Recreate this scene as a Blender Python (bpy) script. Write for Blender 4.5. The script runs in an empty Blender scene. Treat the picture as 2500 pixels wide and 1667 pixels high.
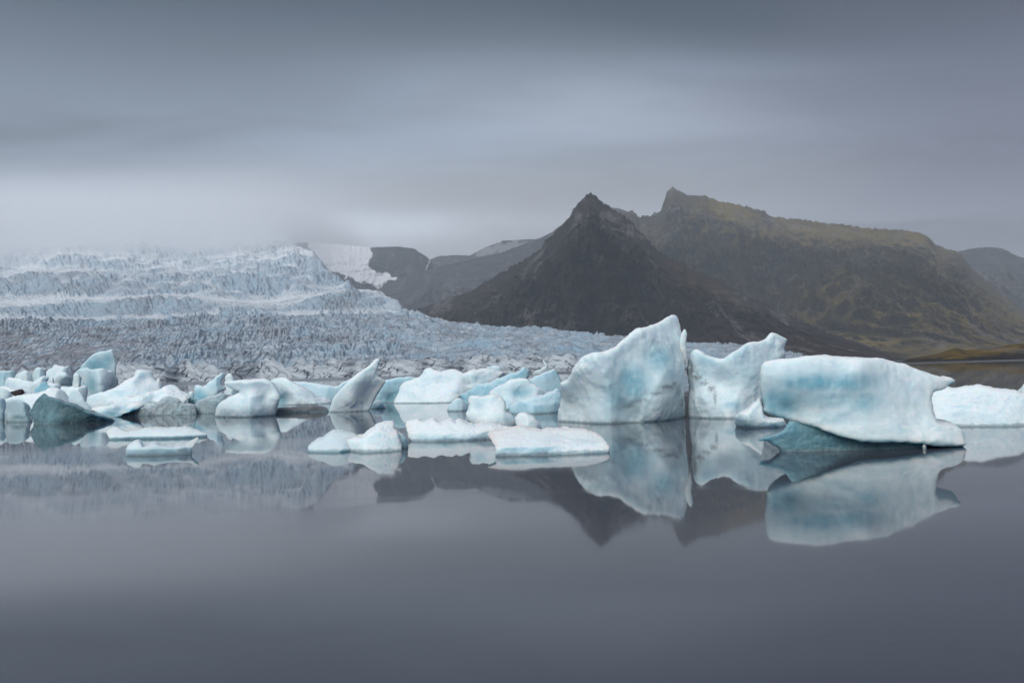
import bpy, math, random
import numpy as np
from mathutils import Vector, Matrix

random.seed(4)
rng = np.random.default_rng(7)
SC = bpy.context.scene
COL = SC.collection

# ------------------------------------------------------------------ camera
CAM_H = 2.5
F = 2083.0                       # focal length in pixels of a 2500 px wide picture
PITCH, ROLL = math.radians(1.91), math.radians(1.65)
fwd = Vector((0, math.cos(PITCH), math.sin(PITCH)))
up0 = Vector((0, -math.sin(PITCH), math.cos(PITCH)))
rt0 = Vector((1, 0, 0))
right = math.cos(ROLL) * rt0 - math.sin(ROLL) * up0
upv = math.sin(ROLL) * rt0 + math.cos(ROLL) * up0
CAMP = Vector((0, 0, CAM_H))
cam_d = bpy.data.cameras.new('camera')
cam_d.sensor_width = 36.0
cam_d.lens = 36.0 * F / 2500.0
cam_d.clip_start, cam_d.clip_end = 0.1, 60000
cam = bpy.data.objects.new('camera', cam_d)
COL.objects.link(cam)
cam.matrix_world = Matrix(((right.x, upv.x, -fwd.x, CAMP.x), (right.y, upv.y, -fwd.y, CAMP.y),
                           (right.z, upv.z, -fwd.z, CAMP.z), (0, 0, 0, 1)))
SC.camera = cam


# ------------------------------------------------------------------ node helper
class NT:
    def __init__(s, tree):
        s.t = tree
        s.n, s.l = tree.nodes, tree.links

    def new(s, typ, **kw):
        nd = s.n.new(typ)
        for k, v in kw.items():
            setattr(nd, k, v)
        return nd

    def put(s, sock, v):
        if isinstance(v, bpy.types.NodeSocket):
            s.l.new(v, sock)
        elif v is not None:
            if sock.type == 'RGBA' and hasattr(v, '__len__') and len(v) == 3:
                v = (*v, 1)
            sock.default_value = v

    def math(s, op, a, b=None, c=None, clamp=False):
        nd = s.new('ShaderNodeMath', operation=op, use_clamp=clamp)
        for i, v in enumerate((a, b, c)):
            if v is not None:
                s.put(nd.inputs[i], v)
        return nd.outputs[0]

    def vmath(s, op, a, b=None, out=0):
        nd = s.new('ShaderNodeVectorMath', operation=op)
        s.put(nd.inputs[0], a)
        if b is not None:
            s.put(nd.inputs[1], b)
        return nd.outputs[out]

    def mix(s, f, a, b, mode='MIX'):
        nd = s.new('ShaderNodeMix', data_type='RGBA', blend_type=mode)
        s.put(nd.inputs[0], f)
        s.put(nd.inputs[6], a)
        s.put(nd.inputs[7], b)
        return nd.outputs[2]

    def noise(s, vec, scale, detail=4, rough=0.55, dist=0.0):
        nd = s.new('ShaderNodeTexNoise')
        s.put(nd.inputs['Vector'], vec)
        nd.inputs['Scale'].default_value = scale
        nd.inputs['Detail'].default_value = detail
        nd.inputs['Roughness'].default_value = rough
        nd.inputs['Distortion'].default_value = dist
        return nd.outputs[0]

    def mapr(s, v, a, b, c=0.0, d=1.0, smooth=True):
        nd = s.new('ShaderNodeMapRange', interpolation_type='SMOOTHSTEP' if smooth else 'LINEAR')
        s.put(nd.inputs[0], v)
        for i, x in enumerate((a, b, c, d)):
            nd.inputs[i + 1].default_value = x
        return nd.outputs[0]

    def ramp(s, v, stops):
        nd = s.new('ShaderNodeValToRGB')
        s.put(nd.inputs[0], v)
        e = nd.color_ramp.elements
        e[0].position, e[0].color = stops[0][0], (*stops[0][1], 1)
        e[1].position, e[1].color = stops[-1][0], (*stops[-1][1], 1)
        for p, c in stops[1:-1]:
            q = e.new(p)
            q.color = (*c, 1)
        return nd.outputs[0]

    def mapping(s, vec, scale=(1, 1, 1), loc=(0, 0, 0), rot=(0, 0, 0)):
        nd = s.new('ShaderNodeMapping')
        s.put(nd.inputs[0], vec)
        nd.inputs['Location'].default_value = loc
        nd.inputs['Rotation'].default_value = rot
        nd.inputs['Scale'].default_value = scale
        return nd.outputs[0]

    def sep(s, vec):
        nd = s.new('ShaderNodeSeparateXYZ')
        s.put(nd.inputs[0], vec)
        return nd.outputs


def mat(name):
    m = bpy.data.materials.new(name)
    m.use_nodes = True
    nt = NT(m.node_tree)
    bs = nt.n['Principled BSDF']
    return m, nt, bs


# ------------------------------------------------------------------ sky and sun
SUN_EL, SUN_AZ = math.radians(41), math.radians(205)      # azimuth clockwise from +Y: behind the camera, a little left
W = bpy.data.worlds.new('World')
SC.world = W
W.use_nodes = True
w = NT(W.node_tree)
w.n.clear()
tc = w.new('ShaderNodeTexCoord')
D = tc.outputs['Generated']
dx, dy, dz = w.sep(D)
sky = w.new('ShaderNodeTexSky', sky_type='NISHITA')
sky.sun_disc = False
sky.sun_elevation = SUN_EL
sky.sun_rotation = SUN_AZ
bg_sky = w.new('ShaderNodeBackground')
w.l.new(sky.outputs[0], bg_sky.inputs[0])
bg_sky.inputs[1].default_value = 0.05
# overcast deck: long soft streaks on a flat layer overhead
zc = w.math('ADD', w.math('MAXIMUM', dz, 0.0), 0.16)
comb = w.new('ShaderNodeCombineXYZ')
w.put(comb.inputs[0], w.math('DIVIDE', dx, zc))
w.put(comb.inputs[1], w.math('DIVIDE', dy, zc))
deck = comb.outputs[0]
n1 = w.noise(w.mapping(deck, (0.45, 0.80, 1), (3.1, 0.4, 0), (0, 0, 0.25)), 1.0, 3, 0.45, 0.4)
n2 = w.noise(w.mapping(deck, (1.5, 3.2, 1), (0.7, 2.4, 0), (0, 0, 0.2)), 1.0, 5, 0.55, 0.8)
nn = w.math('ADD', w.math('MULTIPLY', w.mapr(n1, 0.25, 0.75, -1, 1), 0.65), w.math('MULTIPLY', w.mapr(n2, 0.25, 0.75, -1, 1), 0.45))
SKY_STOPS = [(0.0, (0.52, 0.57, 0.63)), (0.15, (0.50, 0.55, 0.61)), (0.20, (0.315, 0.36, 0.43)), (0.29, (0.24, 0.29, 0.365)),
             (0.34, (0.145, 0.18, 0.23)), (0.38, (0.085, 0.115, 0.155)), (0.42, (0.055, 0.08, 0.115)), (0.6, (0.32, 0.37, 0.43)), (1.0, (0.68, 0.75, 0.84))]
az = w.math('ARCTAN2', dx, dy)


def lobe(a0, e0, sa, se, tilt=0.0):
    """a soft long cloud bank around azimuth a0 and height e0"""
    da, de = w.math('SUBTRACT', az, a0), w.math('SUBTRACT', dz, e0)
    de = w.math('SUBTRACT', de, w.math('MULTIPLY', da, tilt))
    q = w.math('ADD', w.math('POWER', w.math('MULTIPLY', da, 1 / sa), 2.0), w.math('POWER', w.math('MULTIPLY', de, 1 / se), 2.0))
    return w.math('EXPONENT', w.math('MULTIPLY', q, -1.0))


shift = w.math('MULTIPLY', lobe(0.16, 0.29, 0.30, 0.05, -0.12), -0.075)       # a paler sweep right of the middle, higher up
shift = w.math('ADD', shift, w.math('MULTIPLY', lobe(0.22, 0.375, 0.20, 0.03, -0.22), 0.03))
ez = w.math('ADD', w.math('ADD', dz, shift), w.math('MULTIPLY', nn, 0.032))
base = w.ramp(ez, SKY_STOPS)
# duller violet towards the right
rightm = w.mapr(az, 0.0, 0.60, 0, 1)
base = w.mix(rightm, base, w.mix(1.0, base, (0.50, 0.47, 0.54), 'MULTIPLY'))
gain = w.math('ADD', 1.0, w.math('MULTIPLY', nn, 0.36))
gain = w.math('ADD', gain, w.math('MULTIPLY', lobe(0.12, 0.285, 0.24, 0.055, -0.10), 0.30))
gain = w.math('ADD', gain, w.math('MULTIPLY', lobe(-0.22, 0.24, 0.28, 0.05, 0.12), 0.30))
gain = w.math('ADD', gain, w.math('MULTIPLY', lobe(-0.36, 0.170, 0.44, 0.030), 1.5))     # bright mist lying on the glacier
gain = w.math('ADD', gain, w.math('MULTIPLY', lobe(-0.60, 0.245, 0.32, 0.045), -0.35))
gain = w.math('ADD', gain, w.math('MULTIPLY', lobe(0.15, 0.215, 0.25, 0.025), -0.2))
base = w.vmath('SCALE', base, None)
base.node.inputs['Scale'].default_value = 1.0
w.l.new(gain, base.node.inputs['Scale'])
bg_cl = w.new('ShaderNodeBackground')
w.l.new(base, bg_cl.inputs[0])
bg_cl.inputs[1].default_value = 1.0
mx = w.new('ShaderNodeMixShader')
mx.inputs[0].default_value = 0.92
w.l.new(bg_sky.outputs[0], mx.inputs[1])
w.l.new(bg_cl.outputs[0], mx.inputs[2])
wo = w.new('ShaderNodeOutputWorld')
w.l.new(mx.outputs[0], wo.inputs[0])

sd = bpy.data.lights.new('sun', 'SUN')
sd.energy = 2.6
sd.angle = math.radians(50)
sd.color = (1.0, 0.97, 0.94)
sun = bpy.data.objects.new('sun', sd)
COL.objects.link(sun)
sdir = Vector((math.sin(SUN_AZ) * math.cos(SUN_EL), math.cos(SUN_AZ) * math.cos(SUN_EL), math.sin(SUN_EL)))
sun.rotation_euler = sdir.to_track_quat('Z', 'Y').to_euler()
sun.location = (0, 0, 50)

vs = SC.view_settings
vs.view_transform, vs.look, vs.gamma, vs.exposure, vs.use_curve_mapping = 'Standard', 'None', 1.0, 0.0, False
SC.render.engine = 'CYCLES'
cy = SC.cycles
cy.max_bounces, cy.diffuse_bounces, cy.glossy_bounces, cy.transmission_bounces, cy.volume_bounces = 8, 3, 3, 2, 4
cy.use_denoising = True
try:
    cy.denoiser = 'OPENIMAGEDENOISE'
except Exception:
    pass
cy.caustics_reflective = cy.caustics_refractive = False


# ------------------------------------------------------------------ numpy noise
PERM = rng.permutation(256)
PERM = np.concatenate([PERM, PERM, PERM]).astype(np.int32)
G3 = rng.normal(size=(256, 3))
G3 /= np.linalg.norm(G3, axis=1)[:, None]
G3 = G3.astype(np.float32)


def perlin(x, y, z=0.0):
    x, y, z = np.broadcast_arrays(np.asarray(x, np.float32), np.asarray(y, np.float32), np.asarray(z, np.float32))
    xi, yi, zi = np.floor(x).astype(np.int32), np.floor(y).astype(np.int32), np.floor(z).astype(np.int32)
    xf, yf, zf = x - xi, y - yi, z - zi
    u, v, t = (a * a * a * (a * (a * 6 - 15) + 10) for a in (xf, yf, zf))
    xi, yi, zi = xi & 255, yi & 255, zi & 255

    def g(a, b, c):
        h = PERM[PERM[PERM[xi + a] + yi + b] + zi + c]
        q = G3[h]
        return q[..., 0] * (xf - a) + q[..., 1] * (yf - b) + q[..., 2] * (zf - c)
    l = lambda a, b, k: a + (b - a) * k
    return 1.5 * l(l(l(g(0, 0, 0), g(1, 0, 0), u), l(g(0, 1, 0), g(1, 1, 0), u), v),
                   l(l(g(0, 0, 1), g(1, 0, 1), u), l(g(0, 1, 1), g(1, 1, 1), u), v), t)


def fbm(x, y, z=0.0, o=4, gain=0.5, lac=2.03):
    s, a = 0.0, 1.0
    for i in range(o):
        s = s + a * perlin(x, y, np.asarray(z) + 7.3 * i)
        x, y, z = np.asarray(x) * lac, np.asarray(y) * lac, np.asarray(z) * lac
        a *= gain
    return s


def ridged(x, y, z=0.0, o=3, gain=0.5):
    s, a = 0.0, 1.0
    for i in range(o):
        s = s + a * (1.0 - 2.2 * np.abs(perlin(x, y, np.asarray(z) + 5.1 * i)))
        x, y, z = np.asarray(x) * 2.07, np.asarray(y) * 2.07, np.asarray(z) * 2.07
        a *= gain
    return s


def sstep(a, b, x):
    t = np.clip((x - a) / (b - a), 0, 1)
    return t * t * (3 - 2 * t)


# ------------------------------------------------------------------ picture point -> point in the place
def ray(px, py):
    return fwd + right * ((px - 1250.0) / F) + upv * ((833.5 - py) / F)


def at(px, py, Y):
    d = ray(px, py)
    return CAMP + d * (Y / d.y)


def on_water(px, py):
    d = ray(px, py)
    return CAMP + d * (-CAM_H / d.z)


def horizon(px):
    return 903.0 - math.tan(ROLL) * (px - 1250.0)


def tag(o, label, cat, group=None):
    o['label'], o['category'] = label, cat
    if group:
        o['group'] = group
    return o


def mesh_obj(name, verts, faces, material, smooth=True, loc=(0, 0, 0), parent=None, masks=None):
    """verts (n,3) array, faces (m,4) or (m,3) int array"""
    me = bpy.data.meshes.new(name)
    v = np.ascontiguousarray(verts, np.float32)
    f = np.ascontiguousarray(faces, np.int32)
    k = f.shape[1]
    me.vertices.add(len(v))
    me.vertices.foreach_set('co', v.ravel())
    me.loops.add(f.size)
    me.loops.foreach_set('vertex_index', f.ravel())
    me.polygons.add(len(f))
    me.polygons.foreach_set('loop_start', np.arange(0, f.size, k, dtype=np.int32))
    me.polygons.foreach_set('loop_total', np.full(len(f), k, np.int32))
    me.update(calc_edges=True)
    if smooth:
        me.shade_smooth()
    if masks is not None:
        a = me.attributes.new('mask', 'FLOAT_COLOR', 'POINT')
        m4 = np.ones((len(v), 4), np.float32)
        m4[:, :3] = np.clip(masks, 0, 1)
        a.data.foreach_set('color', m4.ravel())
    me.materials.append(material)
    o = bpy.data.objects.new(name, me)
    COL.objects.link(o)
    o.location = loc
    if parent is not None:
        o.parent = parent
        o.location = Vector(loc) - parent.location
    return o


def grid_faces(nr, nc):
    i = np.arange(nr * nc).reshape(nr, nc)
    return np.stack([i[:-1, :-1], i[:-1, 1:], i[1:, 1:], i[1:, :-1]], -1).reshape(-1, 4)


# ------------------------------------------------------------------ materials
def make_ice():
    m, n, b = mat('glacier_ice')
    at_ = n.new('ShaderNodeAttribute', attribute_name='mask')
    R, G, B = n.sep(at_.outputs['Vector'])
    pos = n.new('ShaderNodeNewGeometry').outputs['Position']
    big = n.noise(pos, 0.55, 4, 0.6, 0.6)
    fine = n.noise(pos, 5.0, 5, 0.65)
    streak = n.noise(n.mapping(pos, (4.0, 4.0, 0.6)), 1.0, 4, 0.6, 0.5)
    white = n.mix(n.mapr(fine, 0.3, 0.7), (0.70, 0.83, 0.87), (0.80, 0.89, 0.92))
    blue = n.mix(n.mapr(streak, 0.3, 0.7), (0.21, 0.46, 0.57), (0.30, 0.55, 0.645))
    fb = n.math('ADD', n.math('MULTIPLY', n.mapr(big, 0.35, 0.75), 0.30), n.math('MULTIPLY', R, n.mapr(fine, 0.1, 0.9, 0.75, 1.25)), clamp=True)
    c = n.mix(fb, white, blue)
    lay = n.noise(n.mapping(pos, (0.5, 0.5, 5.5), (0, 0, 0), (0.25, 0.55, 0)), 1.0, 4, 0.6, 0.6)
    c = n.mix(n.mapr(lay, 0.5, 0.72, 0, 0.45), c, n.mix(0.5, blue, white))
    run = n.noise(n.mapping(pos, (7, 7, 0.8)), 1.0, 3, 0.6, 0.2)
    c = n.mix(n.mapr(run, 0.55, 0.8, 0, 0.16), c, (0.50, 0.66, 0.72))
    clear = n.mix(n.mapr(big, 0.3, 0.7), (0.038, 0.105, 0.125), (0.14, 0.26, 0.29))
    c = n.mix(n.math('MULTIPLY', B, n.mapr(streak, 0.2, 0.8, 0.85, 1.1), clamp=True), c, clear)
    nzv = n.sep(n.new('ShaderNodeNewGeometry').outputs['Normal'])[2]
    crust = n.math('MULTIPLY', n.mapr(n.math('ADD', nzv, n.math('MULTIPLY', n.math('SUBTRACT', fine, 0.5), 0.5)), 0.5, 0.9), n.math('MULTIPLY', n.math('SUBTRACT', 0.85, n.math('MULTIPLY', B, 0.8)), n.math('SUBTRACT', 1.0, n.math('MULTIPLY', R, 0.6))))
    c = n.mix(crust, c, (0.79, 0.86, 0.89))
    spk = n.noise(pos, 9.0, 6, 0.8, 0.3)
    fd = n.mapr(n.math('ADD', n.math('MULTIPLY', G, 1.0), n.math('MULTIPLY', n.math('SUBTRACT', spk, 0.5), 1.3)), 0.28, 0.85)
    fd = n.math('MULTIPLY', fd, n.mapr(G, 0.0, 0.08))
    c = n.mix(fd, c, n.mix(n.mapr(spk, 0.3, 0.7), (0.05, 0.054, 0.057), (0.23, 0.245, 0.255)))
    zpos = n.sep(pos)[2]
    wet = n.mapr(n.math('ADD', zpos, n.math('MULTIPLY', n.math('SUBTRACT', fine, 0.5), 0.16)), 0.03, 0.13, 1, 0)
    c = n.mix(n.math('MULTIPLY', wet, 0.75), c, (0.22, 0.33, 0.36))
    n.put(b.inputs['Base Color'], c)
    n.put(b.inputs['Roughness'], n.math('SUBTRACT', 0.55, n.math('MULTIPLY', B, 0.3)))
    b.inputs['IOR'].default_value = 1.31
    b.inputs['Specular IOR Level'].default_value = 0.4
    b.inputs['Subsurface Weight'].default_value = 0.55
    b.inputs['Subsurface Radius'].default_value = (0.25, 0.7, 1.0)
    b.inputs['Subsurface Scale'].default_value = 0.8
    bump = n.new('ShaderNodeBump')
    bump.inputs['Strength'].default_value = 0.45
    bump.inputs['Distance'].default_value = 0.03
    pit = n.noise(pos, 14.0, 4, 0.7)
    h = n.math('ADD', n.math('MULTIPLY', n.noise(pos, 2.6, 5, 0.62), 1.0), n.math('MULTIPLY', pit, 0.45))
    n.put(bump.inputs['Height'], h)
    n.l.new(bump.outputs[0], b.inputs['Normal'])
    return m


def make_glacier_mat():
    m, n, b = mat('glacier_surface')
    at_ = n.new('ShaderNodeAttribute', attribute_name='mask')
    R, G, B = n.sep(at_.outputs['Vector'])
    pos = n.new('ShaderNodeNewGeometry').outputs['Position']
    nz = n.noise(n.mapping(pos, (0.06, 0.04, 0.22)), 1.0, 6, 0.7)
    nz2 = n.noise(pos, 0.35, 4, 0.7)
    c = n.mix(n.mapr(nz, 0.35, 0.65), (0.17, 0.215, 0.27), (0.44, 0.50, 0.55))
    c = n.mix(R, c, n.mix(nz2, (0.20, 0.34, 0.45), (0.36, 0.50, 0.59)))
    c = n.mix(n.math('MULTIPLY', G, n.mapr(nz2, 0.3, 0.62)), c, (0.17, 0.155, 0.165))
    c = n.mix(B, c, (0.76, 0.80, 0.83))
    n.put(b.inputs['Base Color'], c)
    b.inputs['Roughness'].default_value = 0.7
    b.inputs['Specular IOR Level'].default_value = 0.25
    bump = n.new('ShaderNodeBump')
    bump.inputs['Strength'].default_value = 0.7
    bump.inputs['Distance'].default_value = 1.1
    n.put(bump.inputs['Height'], n.noise(pos, 0.4, 5, 0.7))
    n.l.new(bump.outputs[0], b.inputs['Normal'])
    return m


def make_rock(name, dark, brown, moss, moss_amt, snow=(0.88, 0.90, 0.93), sc=1.0):
    m, n, b = mat(name)
    at_ = n.new('ShaderNodeAttribute', attribute_name='mask')
    R, G, B = n.sep(at_.outputs['Vector'])       # moss, snow, pale scree
    pos = n.new('ShaderNodeNewGeometry').outputs['Position']
    a = n.noise(pos, 0.006 * sc, 6, 0.65, 0.5)
    st = n.noise(n.mapping(pos, (0.004 * sc, 0.004 * sc, 0.05 * sc)), 1.0, 5, 0.65, 0.6)
    gl = n.noise(pos, 0.03 * sc, 5, 0.7)
    c = n.mix(n.mapr(st, 0.38, 0.66), dark, brown)
    c = n.mix(n.mapr(gl, 0.52, 0.75, 0, 0.6), c, tuple(x * 2.2 for x in brown))
    f = n.math('MULTIPLY', n.math('MULTIPLY', R, moss_amt), n.mapr(n.math('ADD', n.math('MULTIPLY', a, 0.6), n.math('MULTIPLY', gl, 0.4)), 0.36, 0.60))
    mo = n.mix(n.mapr(gl, 0.35, 0.65), moss, tuple(x * 0.55 for x in moss))
    c = n.mix(f, c, mo)
    c = n.mix(n.math('MULTIPLY', B, n.mapr(gl, 0.4, 0.6)), c, (0.16, 0.15, 0.15))
    c = n.mix(G, c, snow)
    n.put(b.inputs['Base Color'], c)
    b.inputs['Roughness'].default_value = 0.9
    b.inputs['Specular IOR Level'].default_value = 0.15
    bump = n.new('ShaderNodeBump')
    bump.inputs['Strength'].default_value = 1.0
    bump.inputs['Distance'].default_value = 14.0 / sc
    n.put(bump.inputs['Height'], n.math('ADD', n.noise(pos, 0.05 * sc, 6, 0.7), n.math('MULTIPLY', st, 0.8)))
    n.l.new(bump.outputs[0], b.inputs['Normal'])
    return m


def make_water():
    m, n, b = mat('glacial_lake_water')
    pos = n.new('ShaderNodeNewGeometry').outputs['Position']
    x, y, z = n.sep(pos)
    b.inputs['Base Color'].default_value = (0.062, 0.071, 0.088, 1)
    b.inputs['IOR'].default_value = 1.333
    b.inputs['Specular IOR Level'].default_value = 0.5
    sm = n.noise(n.mapping(pos, (0.03, 0.22, 1)), 1.0, 4, 0.55, 0.5)
    rr = n.mapr(sm, 0.45, 0.68, 0.024, 0.075)
    far = n.mapr(y, 330, 420)
    r = n.math('ADD', n.math('MULTIPLY', far, 0.16), rr)
    n.put(b.inputs['Roughness'], r)
    return m


def make_stone():
    m, n, b = mat('dark_stone')
    pos = n.new('ShaderNodeNewGeometry').outputs['Position']
    n.put(b.inputs['Base Color'], n.mix(n.noise(pos, 3, 5, 0.7), (0.012, 0.009, 0.009), (0.05, 0.036, 0.034)))
    b.inputs['Roughness'].default_value = 0.8
    return m


M_ICE = make_ice()
M_GLA = make_glacier_mat()
M_PYR = make_rock('basalt_scree', (0.007, 0.006, 0.009), (0.032, 0.022, 0.024), (0.09, 0.062, 0.022), 0.7)
M_MOS = make_rock('mossy_slope', (0.012, 0.011, 0.012), (0.058, 0.043, 0.030), (0.28, 0.20, 0.038), 1.0)
M_FAR = make_rock('far_rock_hazed', (0.045, 0.048, 0.058), (0.085, 0.085, 0.094), (0.07, 0.065, 0.04), 0.2)  # lightened and blued: extra haze put into the rock colour
M_SHO = make_rock('moraine_gravel', (0.016, 0.014, 0.013), (0.035, 0.030, 0.026), (0.22, 0.145, 0.03), 1.2, sc=9.0)
M_WAT = make_water()
M_STO = make_stone()

# ------------------------------------------------------------------ lake
LX, LY0, LY1 = 9000, -600, 8400
lake = mesh_obj('lake_water', np.array([(-LX, LY0, 0), (LX, LY0, 0), (LX, LY1, 0), (-LX, LY1, 0)], float),
                np.array([[0, 1, 2, 3]]), M_WAT, smooth=False)
lake['kind'] = 'structure'


# ------------------------------------------------------------------ glacier
def build_glacier():
    nc = 1300
    px = np.linspace(-260, 1960, nc)
    a = np.array([ray(p, horizon(p)).x / ray(p, horizon(p)).y for p in px])
    Y0, Y1, Y2 = 870.0, 1900.0, 6000.0
    Yr = np.concatenate([np.geomspace(Y0, Y1, 330), np.geomspace(Y1, Y2, 290)[1:]])
    nr = len(Yr)
    PX, YY = np.meshgrid(px, Yr)
    A = np.meshgrid(a, Yr)[0]
    front = 30 * fbm(px / 130.0, 0.3, 0, 2) + 1.5 * fbm(px / 24.0, 5.0, 0, 1)
    YY = YY + front[None, :] * (1 - sstep(Y0, Y0 + 120, YY))
    XX = A * YY
    # apparent rise (in picture units of F) of the undisturbed surface
    cliff = np.interp(px, [-260, 250, 600, 900, 1050, 1200, 1400, 1600, 1800, 1960], [30, 36, 32, 30, 30, 34, 30, 22, 14, 0])
    crest = np.interp(px, [-260, 0, 250, 500, 700, 850, 950, 1080, 1200, 1330, 1480, 1600, 1780, 1870, 1960],
                      [160, 152, 146, 146, 146, 143, 142, 122, 104, 92, 70, 50, 34, 22, -4])
    s = np.clip(np.log(YY / Y0) / math.log(Y1 / Y0), 0, 1)
    wob = 0.05 * fbm(XX / 160.0, YY / 260.0, 0, 2)
    E = cliff + (crest - cliff) * (np.clip(s + wob * sstep(0, .2, s) * (1 - sstep(.8, 1, s)), 0, 1) ** 0.85)
    E = E + cliff * 0.5 * fbm(px / 40.0, 3.0, 1.0, 4)[None, :] * (1 - sstep(0, 0.07, s))
    # staircase of icefalls above
    Yw = YY * (1 + 0.13 * fbm(PX / 380.0, YY / 2500.0, 2.2, 2) + 0.06 * fbm(PX / 110.0, YY / 700.0, 4.4, 3))
    up = np.interp(Yw, [1900, 2150, 2350, 2900, 3400, 4100, 5000, 6000], [0, 11, 34, 62, 104, 146, 182, 204])
    lens = np.exp(-((PX - 370) / 190.0) ** 2) * 16 * sstep(2150, 2350, Yw) * (1 - sstep(2500, 2900, Yw)) \
        + np.exp(-((PX - 850) / 90.0) ** 2) * 26 * sstep(1980, 2300, YY) * (1 - sstep(2400, 3000, YY)) \
        + np.exp(-((PX - 170) / 120.0) ** 2) * 16 * sstep(2900, 3250, Yw) * (1 - sstep(3400, 4000, Yw)) \
        - np.exp(-((PX - 640) / 120.0) ** 2) * 14 * sstep(2200, 2500, Yw) * (1 - sstep(2700, 3300, Yw))
    E = E + np.where(YY > Y1, up + lens, 0)
    xe = np.interp(YY, [1900, 1960, 2200, 2650, 3150, 3900, 5000, 6000], [1960, 985, 965, 925, 860, 790, 715, 690])
    xe = xe + 9 * fbm(YY / 300.0, 1.1, 0, 3)
    drop = np.maximum(PX - xe, 0)
    Z = CAM_H + YY * E / F
    # steepness -> crevassed
    steep = np.gradient(E, axis=0) / np.gradient(np.log(YY), axis=0)
    low = YY < Y1
    st = np.where(low, 1.0, sstep(60, 330, steep))
    # crevasses and seracs
    lx = np.interp(YY, [870, 1900, 3500, 6000], [9.0, 15.0, 34.0, 60.0])
    zone = sstep(-0.25, 0.3, fbm(XX / 120.0, YY / 220.0, 21.0, 3))
    c1 = zone * ridged(XX / (lx * 1.9), YY / (lx * 2.2), 0.0, 3, 0.5) * 1.35 + (1 - zone) * ridged(XX / lx * 1.1, YY / (lx * 1.2), 4.0, 2, 0.5) * 0.8
    c2 = ridged(XX / (lx * 2.6) + 0.3 * fbm(XX / 60, YY / 60, 1, 2), YY / (lx * 2.6), 9.0, 2, 0.5)
    ang = 0.305
    ux, uy = XX * math.cos(ang) + YY * math.sin(ang), -XX * math.sin(ang) + YY * math.cos(ang)
    c3 = ridged(ux / 38.0 + 0.5 * fbm(XX / 90, YY / 120, 3, 2), uy / 300.0, 3.0, 3, 0.5)
    rightm = sstep(860, 1080, PX) * low
    leftm = (1 - sstep(180, 480, PX)) * (1 - sstep(0.5, 0.95, s))
    patch = sstep(-0.25, 0.35, fbm(XX / 150.0 + 3, YY / 330.0, 2.0, 3))
    amp = np.interp(YY, [870, 1900, 3500, 6000], [4.6, 7.0, 12, 11])
    amp = amp * (0.22 + 0.78 * st) * (0.45 + 0.65 * patch) * (1 - 0.55 * leftm) * (1 - 0.5 * rightm)
    crk = ridged(XX / (lx * 0.75) + 0.6 * fbm(XX / 30, YY / 60, 4, 2), YY / (lx * 2.6), 17.0, 2, 0.5)
    crk = sstep(0.75, 1.25, crk)
    spk = np.abs(perlin(XX / (lx * .42), YY / (lx * .8), 31.0))
    dZ = amp * (0.7 * c1 + 0.7 * c2 - 1.0 * crk + 0.6 * spk) + (0.3 + 0.7 * rightm) * low * 10.0 * (c3 - 0.4) * sstep(0.03, 0.25, s)
    dZ = dZ * (1 - 0.55 * sstep(0.93, 1.0, s) * low) * (0.22 + 0.78 * sstep(0.0, 0.12, s))
    dZ = dZ * (1 - 0.25 * rightm)
    hum = fbm(XX / 95.0, YY / 150.0, 12.0, 3)
    dZ = dZ + 8.0 * hum * low * sstep(0.05, 0.3, s) * (1 - sstep(0.85, 1, s))
    Z = Z + dZ - drop * YY / F * 1.1
    # masks: blue, dirt, snow
    blue = 0.5 * crk + 0.6 * sstep(0.1, 0.55, fbm(XX / 60.0, YY / 90.0, 6.0, 3)) * low * (1 - leftm) + 0.30 * np.where(low, 0, st)
    dirt = 1.0 * leftm * sstep(-.3, .4, fbm(XX / 25.0, YY / 60.0, 1.0, 3)) + 0.55 * sstep(-0.1, 0.6, fbm(XX / 70, YY / 140, 8, 4)) * low * sstep(0, .15, s)
    upz = ~low
    dirt = dirt + upz * 0.75 * sstep(-.5, .5, fbm(XX / 90, YY / 160, 14, 3)) * np.clip(
        np.exp(-((PX - 375) / 150.0) ** 2) * sstep(2080, 2220, Yw) * (1 - sstep(2400, 2560, Yw))
        + (1 - sstep(420, 600, PX)) * sstep(2800, 3000, Yw) * (1 - sstep(3350, 3700, Yw)) * (0.5 + 0.5 * np.exp(-((PX - 180) / 90.0) ** 2))
        + np.exp(-((PX - 830) / 85.0) ** 2) * sstep(1950, 2050, YY) * (1 - sstep(2300, 2500, YY)), 0, 1)
    snow = np.where(low, 0.0, 0.8 * (1 - st)) * (0.6 + 0.4 * sstep(-.4, .4, fbm(XX / 200, YY / 200, 4, 3))) + 0.75 * sstep(3500, 4900, YY)
    # ice cliff rows in front of row 0
    kc = 34
    ks = np.linspace(0, 1, kc, endpoint=False)
    x0, y0, z0 = XX[0], YY[0], Z[0]
    rowsX, rowsY, rowsZ = [], [], []
    for k in ks:
        z = -3 + (z0 + 3) * k
        yy = y0 - 5.0 * (1 - k) + (4.5 * sstep(1.12, 1.42, ridged(x0 / 9 + 0.7 * fbm(x0 / 16, z / 8, 4, 3), z / 40.0, 2.0, 2, 0.5)) - 2.6 * fbm(x0 / 14.0 + z / 14.0, z / 8.0, 5.0, 4) + 0.6 * ridged(x0 / 6.0 + fbm(x0 / 11, z / 6, 8, 2), z / 12.0, 9.0, 3, 0.6)) * (0.35 + 0.65 * math.sin(math.pi * min(k, .95)))
        rowsX.append(a * yy)
        rowsY.append(yy)
        rowsZ.append(z)
    cb = sstep(0.0, 0.5, fbm(x0[None, :] / 18.0, np.array(ks)[:, None] * 3, 3.0, 4)) * 0.35 + 0.22
    X = np.vstack([np.array(rowsX), XX])
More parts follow.
